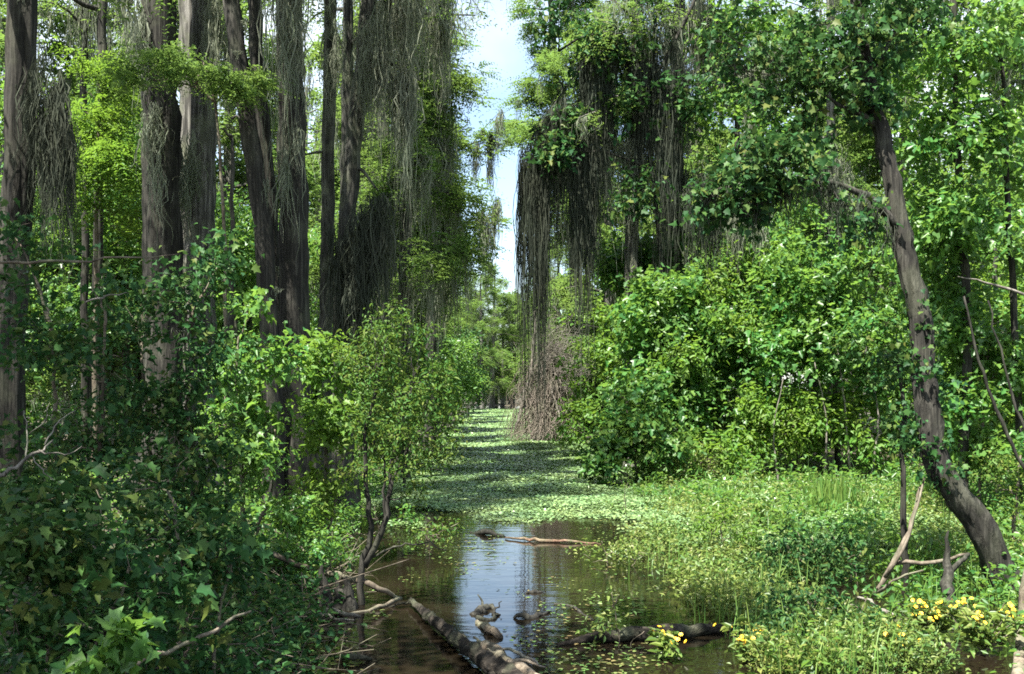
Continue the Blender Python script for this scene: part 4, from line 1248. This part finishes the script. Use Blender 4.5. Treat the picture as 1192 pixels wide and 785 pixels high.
stick('driftwood', 'black chunk of driftwood right of the snag', 'driftwood', [on(598, 720), on(608, 717, .03), on(622, 719), on(642, 713)], [.012, .045, .02, .01], 'bark_dark', 12, 7)
stick('driftwood', 'black floating sliver near the middle of the sky reflection', 'driftwood', [on(612, 691), on(622, 688, .02), on(632, 690)], [.008, .028, .008], 'bark_dark', 8, 6)
stick('driftwood', 'dark floating branch where the open water meets the floating plants', 'driftwood', [on(548, 620), on(566, 620, .04), on(588, 625)], [.02, .05, .015], 'bark_dark', 10, 7)
stick('floating_log', 'long thin reddish log lying along the edge of the floating plants', 'log', [on(588, 626, .02), on(625, 629, .03), on(665, 630, .03), on(700, 634, .0)], [.012, .024, .022, .01], 'redlog', 18, 7)
stick('fallen_branch', 'forked bare branch from the left bank dipping into the water', 'branch',
      [W(318, 645, 11.4), W(352, 660, 11.6), W(400, 672, 11.5), W(440, 684, 11.3), on(466, 697)], [.03, .032, .03, .03, .02], 'twig', 18, 7,
      branches=[([on(466, 697), on(440, 707, .02), on(400, 716)], [.028, .022, .01])])
stick('fallen_branch', 'dark half sunken log in the right foreground water below the marsh plants', 'log',
      [on(648, 752), on(690, 743, .03), on(730, 737, .07), on(790, 736, .05), on(845, 731, .02), on(900, 728, 0)], [.02, .05, .08, .06, .05, .02], 'log', 22, 8,
      branches=[([on(745, 740, .03), W(770, 752, 9.6), on(800, 780)], [.02, .01])])
stick('fallen_branch', 'thin black stick slanting out of the water left of the half sunken log', 'stick', [on(645, 703), W(665, 706, 11.2), on(690, 722)], [.01, .016, .012], 'bark_dark', 8, 5)
stick('bare_branch', 'grey weathered branch lying low in the marsh left of the yellow flowers', 'branch', [on(884, 713, .05), on(920, 709, .12), on(950, 712, .14), on(995, 704, .2)], [.015, .022, .02, .012], 'deadwood', 12, 6)
stick('bare_branch', 'short white broken branch right above the yellow flowers', 'branch', [W(998, 695, 10.9), W(1018, 704, 10.8), W(1030, 712, 10.7), W(1062, 722, 10.6)], [.012, .02, .02, .012], 'deadwood', 10, 6)
stick('bare_branch', 'pair of grey branches slanting up toward the leaning trunk', 'branch', [on(1016, 695), W(1036, 664, 11.6), W(1060, 610, 11.8), W(1072, 565, 11.9)], [.03, .03, .02, .014], 'twig', 14, 6,
      branches=[([W(1030, 672, 11.6), W(1052, 640, 11.5), W(1068, 590, 11.6), W(1076, 556, 11.8)], [.02, .016, .01]), ([W(1040, 656, 11.6), W(1085, 655, 11.4), W(1128, 645, 11.7)], [.025, .016]), ([W(1022, 690, 11.5), W(1045, 672, 11.3), W(1075, 664, 11.2)], [.02, .01])])
stick('dead_stump', 'slim black dead stump standing under the leaning trunk', 'stump', [on(1103, 715), W(1102, 660, 11.2), W(1104, 618, 11.2)], [.07, .055, .008], 'bark_dark', 12, 8,
      branches=[([W(1104, 672, 11.2), W(1118, 655, 11.2), W(1128, 645, 11.3)], [.035, .02])])
stick('bare_stick', 'bare pale stick leaning across the lower left corner', 'stick', [W(140, 785, 5.8), W(165, 770, 5.9), W(225, 748, 6.3), W(262, 727, 6.6), W(292, 712, 6.9)], [.012, .013, .012, .01, .007], 'palelog', 14, 6)
stick('dead_branch', 'lichen grey dead branch with fine twigs at the left edge', 'branch', [W(-25, 560, 6.2), W(10, 548, 6.3), W(40, 528, 6.4), W(62, 512, 6.5)], [.012, .012, .009, .004], 'deadwood', 12, 6,
      branches=[([W(30, 535, 6.4), W(34, 500, 6.5), W(28, 478, 6.6)], [.006, .002]), ([W(45, 524, 6.4), W(72, 530, 6.4), W(95, 520, 6.5)], [.005, .002]), ([W(38, 530, 6.4), W(52, 550, 6.3), W(75, 566, 6.3)], [.005, .002]),
                ([W(52, 518, 6.4), W(66, 492, 6.5), W(88, 478, 6.6)], [.005, .002]), ([W(34, 505, 6.5), W(52, 490, 6.5), W(58, 468, 6.6)], [.003, .0015])])
stick('dead_branch', 'long thin dead branch reaching across the dark leaves below the left trunks', 'branch', [W(-20, 306, 9), W(60, 304, 9), W(140, 300, 9.1), W(210, 296, 9.3)], [.012, .012, .008, .004], 'twig', 14, 5)
stick('dead_branch', 'curving dead twig in the dark leaves left of the pale trunk foot', 'branch', [W(100, 352, 8.9), W(125, 345, 8.9), W(150, 342, 9)], [.008, .007, .003], 'deadwood', 9, 5)
stick('bare_stick', 'thin bare vine arching in the dark leaves above the bare pale stick', 'vine', [W(80, 600, 6.6), W(84, 592, 6.5), W(115, 602, 6.5), W(118, 580, 6.6), W(112, 570, 6.6)], [.004, .005, .005, .003], 'twig', 14, 5)
stick('bleached_sapling', 'sun bleached leafless sapling at the lower right corner', 'sapling', [on(1184, 800), W(1188, 750, 9.3), W(1194, 690, 9.4), W(1206, 600, 9.5)], [.06, .05, .045, .035], 'palelog', 12, 8)
for lab, pts, r in [('thin dark stem slanting down to the right edge beside the leaning trunk', [(1122, 345), (1142, 430), (1165, 490), (1200, 560)], .025),
                    ('long thin stem slanting down from the right edge leaves', [(1150, 350), (1168, 420), (1185, 480), (1215, 560)], .02)]:
    stick('bare_sapling', lab, 'sapling', [W(px, py, 13.5) for px, py in pts][::-1], [r, r, r * .7, r * .5], 'bark_dark', 16, 6)
stick('bare_branch', 'pale dead branch sloping in the leaves at the right edge', 'branch', [W(1200, 348, 14), W(1160, 332, 14), W(1115, 322, 14)], [.02, .016, .006], 'deadwood', 10, 5)
for lab, px, py, h in [('tallest cypress knee at the foot of the small tree by the left water edge', 377, 706, .42), ('middle cypress knee beside the small tree, shorter than its neighbour', 394, 708, .28), ('cypress knee closest to the forked stem of the small tree', 406, 709, .33)]:
    p = on(px, py)
    stick('cypress_knee', lab, 'cypress knee', [p + np.array([0, 0, -.05]), p + np.array([.01, 0, h * .4]), p + np.array([-.02, 0, h * .8]), p + np.array([-.02, 0, h])], [.1, .065, .045, .012], 'bark_dark', 10, 9, group='cypress knees by the left water edge')
stick('driftwood', 'flat tangle of bleached roots on the mud around the cypress knees', 'driftwood', [on(362, 718), on(385, 712, .04), on(405, 714, .04), on(420, 718)], [.015, .03, .025, .01], 'deadwood', 12, 6,
      branches=[([on(372, 716, .03), on(390, 720, .03), on(412, 722)], [.018, .008]), ([on(385, 712, .04), on(366, 706, .05), on(350, 708, .1)], [.018, .008])])
stick('driftwood', 'small twisted root with reddish tips floating at the bottom left of the water', 'driftwood', [on(392, 768), on(410, 765, .05), on(432, 768)], [.008, .03, .01], 'log', 10, 7,
      branches=[([on(412, 766, .04), W(405, 755, 9.1), W(396, 748, 9.1)], [.014, .004]), ([on(414, 766, .04), W(424, 758, 9), W(434, 754, 9)], [.014, .004])])


# ------------------------------------------------------------------ emergent plants on the right
MS = 'shrubs standing in the marsh'
plant('marsh_shrub', 'rounded yellow green shrub standing in the middle of the marsh', 'shrub', 842, 15.2, [dict(p=[(842, 640), (840, 620), (838, 604)], r=(.015, .006))],
      [blob(830, 625, 26, 24, 15, .35, 44), blob(862, 622, 24, 26, 15.1, .35, 40), blob(845, 605, 22, 14, 15, .3, 22)], 'oval', .085, 18, .16, 'yellowgreen', 'twig', group=MS, aspect=.4, stem_r=.012)
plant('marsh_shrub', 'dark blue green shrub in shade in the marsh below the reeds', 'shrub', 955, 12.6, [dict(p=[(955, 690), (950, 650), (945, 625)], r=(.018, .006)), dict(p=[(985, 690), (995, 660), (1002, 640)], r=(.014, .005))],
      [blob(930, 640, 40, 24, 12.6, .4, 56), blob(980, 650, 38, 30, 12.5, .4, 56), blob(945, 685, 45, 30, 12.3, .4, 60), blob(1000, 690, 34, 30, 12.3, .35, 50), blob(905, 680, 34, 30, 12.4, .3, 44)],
      'oval', .075, 20, .17, 'maple_shade', 'twig', group=MS, aspect=.5, stem_r=.012)
plant('marsh_shrub', 'low shrub with shade-darkened leaf colour in front of the grey branch lying in the marsh', 'shrub', 950, 9.6, [dict(p=[(950, 730), (948, 715), (940, 700)], r=(.014, .005)), dict(p=[(990, 735), (1000, 715), (1010, 695)], r=(.012, .004))],  # dark leaf colour stands in for the shade over this part of the marsh
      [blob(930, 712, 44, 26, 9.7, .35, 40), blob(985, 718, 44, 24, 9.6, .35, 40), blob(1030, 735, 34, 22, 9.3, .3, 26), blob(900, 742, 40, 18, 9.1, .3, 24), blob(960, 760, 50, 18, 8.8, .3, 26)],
      'oval', .07, 18, .16, 'maple_shade', 'twig', group=MS, aspect=.5, stem_r=.01)
plant('marsh_shrub', 'leafy seedling with reddish stems at the left tip of the marsh by the open water', 'shrub', 708, 13.8, [dict(p=[(708, 670), (706, 650), (700, 630)], r=(.01, .004)), dict(p=[(712, 680), (735, 660), (745, 640)], r=(.008, .003))],
      [blob(690, 650, 30, 18, 13.8, .35, 40), blob(730, 645, 30, 18, 13.8, .35, 36), blob(712, 672, 22, 14, 13.6, .25, 20)], 'diamond', .06, 18, .14, 'marsh', 'twig', group=MS, aspect=.5, stem_r=.008)
plant('marsh_shrub', 'thin upright seedling rising above the floating plants right of the channel', 'shrub', 728, 19, [dict(p=[(728, 600), (728, 580), (727, 562)], r=(.012, .004))],
      [blob(727, 575, 20, 22, 19, .3, 26)], 'oval', .07, 14, .16, 'olive', 'twig', group=MS, aspect=.5, stem_r=.008)
plant('marsh_shrub', 'shrubby weeds in front of the half sunken log near the bottom edge', 'shrub', 720, 9.4, [dict(p=[(722, 780), (718, 730), (712, 690)], r=(.008, .003)), dict(p=[(722, 780), (735, 750), (750, 735)], r=(.006, .003))],
      [blob(700, 728, 20, 14, 9.4, .2, 12), blob(760, 770, 36, 22, 9, .25, 26), blob(722, 690, 12, 14, 9.6, .12, 6)], 'oval', .055, 12, .12, 'marsh', 'twig', group=MS, aspect=.5, stem_r=.006)

plant('marsh_shrub', 'sparse seedlings standing in the water just right of the forked small tree', 'shrub', 500, 14.6, [dict(p=[(500, 648), (498, 630), (496, 612)], r=(.008, .003)), dict(p=[(470, 650), (466, 632), (462, 620)], r=(.007, .003))],
      [blob(496, 622, 22, 16, 14.6, .35, 20), blob(464, 626, 20, 14, 14.4, .35, 16), blob(520, 615, 18, 12, 15, .3, 12)], 'oval', .06, 14, .15, 'olive', 'twig', group=MS, aspect=.45, stem_r=.006)
plant('marsh_shrub', 'low leafy plant at the edge of the floating plants left of the channel', 'shrub', 440, 17.5, [dict(p=[(440, 612), (438, 600), (436, 590)], r=(.01, .004))],
      [blob(430, 600, 30, 16, 17.5, .4, 34), blob(470, 602, 22, 10, 17.6, .4, 18), blob(400, 606, 24, 18, 17, .4, 26)], 'oval', .08, 18, .17, 'maple', 'twig', group=MS, aspect=.5, stem_r=.008)
b = W(968, 617, 19.5)
root = empty('reed_clump', b, 'clump of tall upright green reed blades in the right part of the marsh', 'reeds')
mb = MB()
n = 190
px = rng.uniform(938, 1004, n)
hh = rng.uniform(.4, .85, n) * (1 - .25 * np.abs(px - 968) / 36)
B0 = np.stack([(px - CX) / F * 19.5, rng.normal(19.5, .35, n), np.zeros(n)], 1)
tip = B0 + np.stack([rng.normal(0, .14, n), rng.normal(0, .14, n), hh], 1)
yaw = rng.uniform(-.9, .9, n)
sv = np.stack([np.cos(yaw), np.sin(yaw), 0 * yaw], 1)
bend = sv * rng.normal(0, .05, (n, 1))
rows = []
for u, wd in ((0, .009), (.4, .011), (.75, .008), (1, .001)):
    c = B0 * (1 - u) + tip * u + bend * u * u
    rows += [c - sv * wd, c + sv * wd]
V = np.stack(rows, 1)
fc = np.array([[2 * k, 2 * k + 1, 2 * k + 3, 2 * k + 2] for k in range(3)])
mb.add(V.reshape(-1, 3), (fc[None] + (np.arange(n) * 8)[:, None, None]).reshape(-1, 4))
mb.build('blades', MAT['reed'], root, b)


def flower_plant(label, px, py, d, w, h, nf, seed):
    b = G(px, py)
    b = np.array([(px - CX) / F * d, d, 0.02])
    root = empty('flowering_plant', b, label, 'flower', 'yellow flowering plants at the lower right')
    sm, lm, fm = MB(), MB(), MB()
    n = nf
    tipz = h * rng.uniform(.7, 1.05, n)
    A = b + rng.normal(0, .012, (n, 3)) * np.array([1, 1, 0])
    T = A + np.stack([rng.uniform(-1, 1, n) * w * .75, rng.normal(0, w * .4, n), tipz], 1)
    twigs(sm, A, T, .006, .003, .05)
    m = n * 16
    u = rng.uniform(.15, .92, m)[:, None]
    k = rng.integers(0, n, m)
    P = A[k] * (1 - u) + T[k] * u + rng.normal(0, .03, (m, 3))
    az = rng.uniform(0, 6.28, m)
    D = np.stack([np.cos(az), np.sin(az), rng.uniform(-.2, .5, m)], 1)
    L = rng.uniform(.06, .13, m)
    leaves(lm, P, D, np.array([0, 0, 1.]) + rng.normal(0, .35, (m, 3)), L, L * .36, 'oval')
    for t in T:                      # ray flowers, a few heads on each stem
        for q in range(int(rng.integers(1, 4))):
            c = t + rng.normal(0, .03, 3) * np.array([1, 1, .7])
            nn = nrm(np.array([rng.normal(0, .5), -.6 + rng.normal(0, .4), .8]))
            uu = nrm(np.cross(nn, [1, .2, .1]))
            vv = np.cross(nn, uu)
            a = np.linspace(0, 2 * np.pi, 8, endpoint=False) + rng.uniform(0, 1)
            D = uu * np.cos(a)[:, None] + vv * np.sin(a)[:, None] + nn * .25
            leaves(fm, np.repeat(c[None], 8, 0), D, np.repeat(nn[None], 8, 0), .021, .014, 'diamond')
    sm.build('stems', MAT['twig'], root, b)
    lm.build('leaves', MAT['marsh'], root, b)
    fm.build('blossoms', MAT['petal'], root, b)


for args in [('yellow flowers under the slim black stump, right of the white broken branch', 1085, 740, 9.6, .34, .36, 16, 1), ('yellow flowers beside the foot of the leaning tree in the lower right corner', 1146, 760, 9.2, .4, .36, 18, 2),
             ('low yellow flowers at the bottom edge left of the other flowers near the corner', 1050, 780, 8.9, .26, .22, 7, 3), ('yellow flowers near the bottom edge in front of the half sunken log', 776, 780, 9.0, .24, .2, 6, 4),
             ('yellow flowers at the bottom edge midway between the log and the corner', 872, 785, 9.0, .28, .2, 8, 5)]:
    flower_plant(*args)


for o in scene.objects:
    if o.type == 'MESH':
        o.data.update()
print('faces', sum(len(o.data.polygons) for o in scene.objects if o.type == 'MESH'), 'unique', sum(len(m.polygons) for m in bpy.data.meshes))
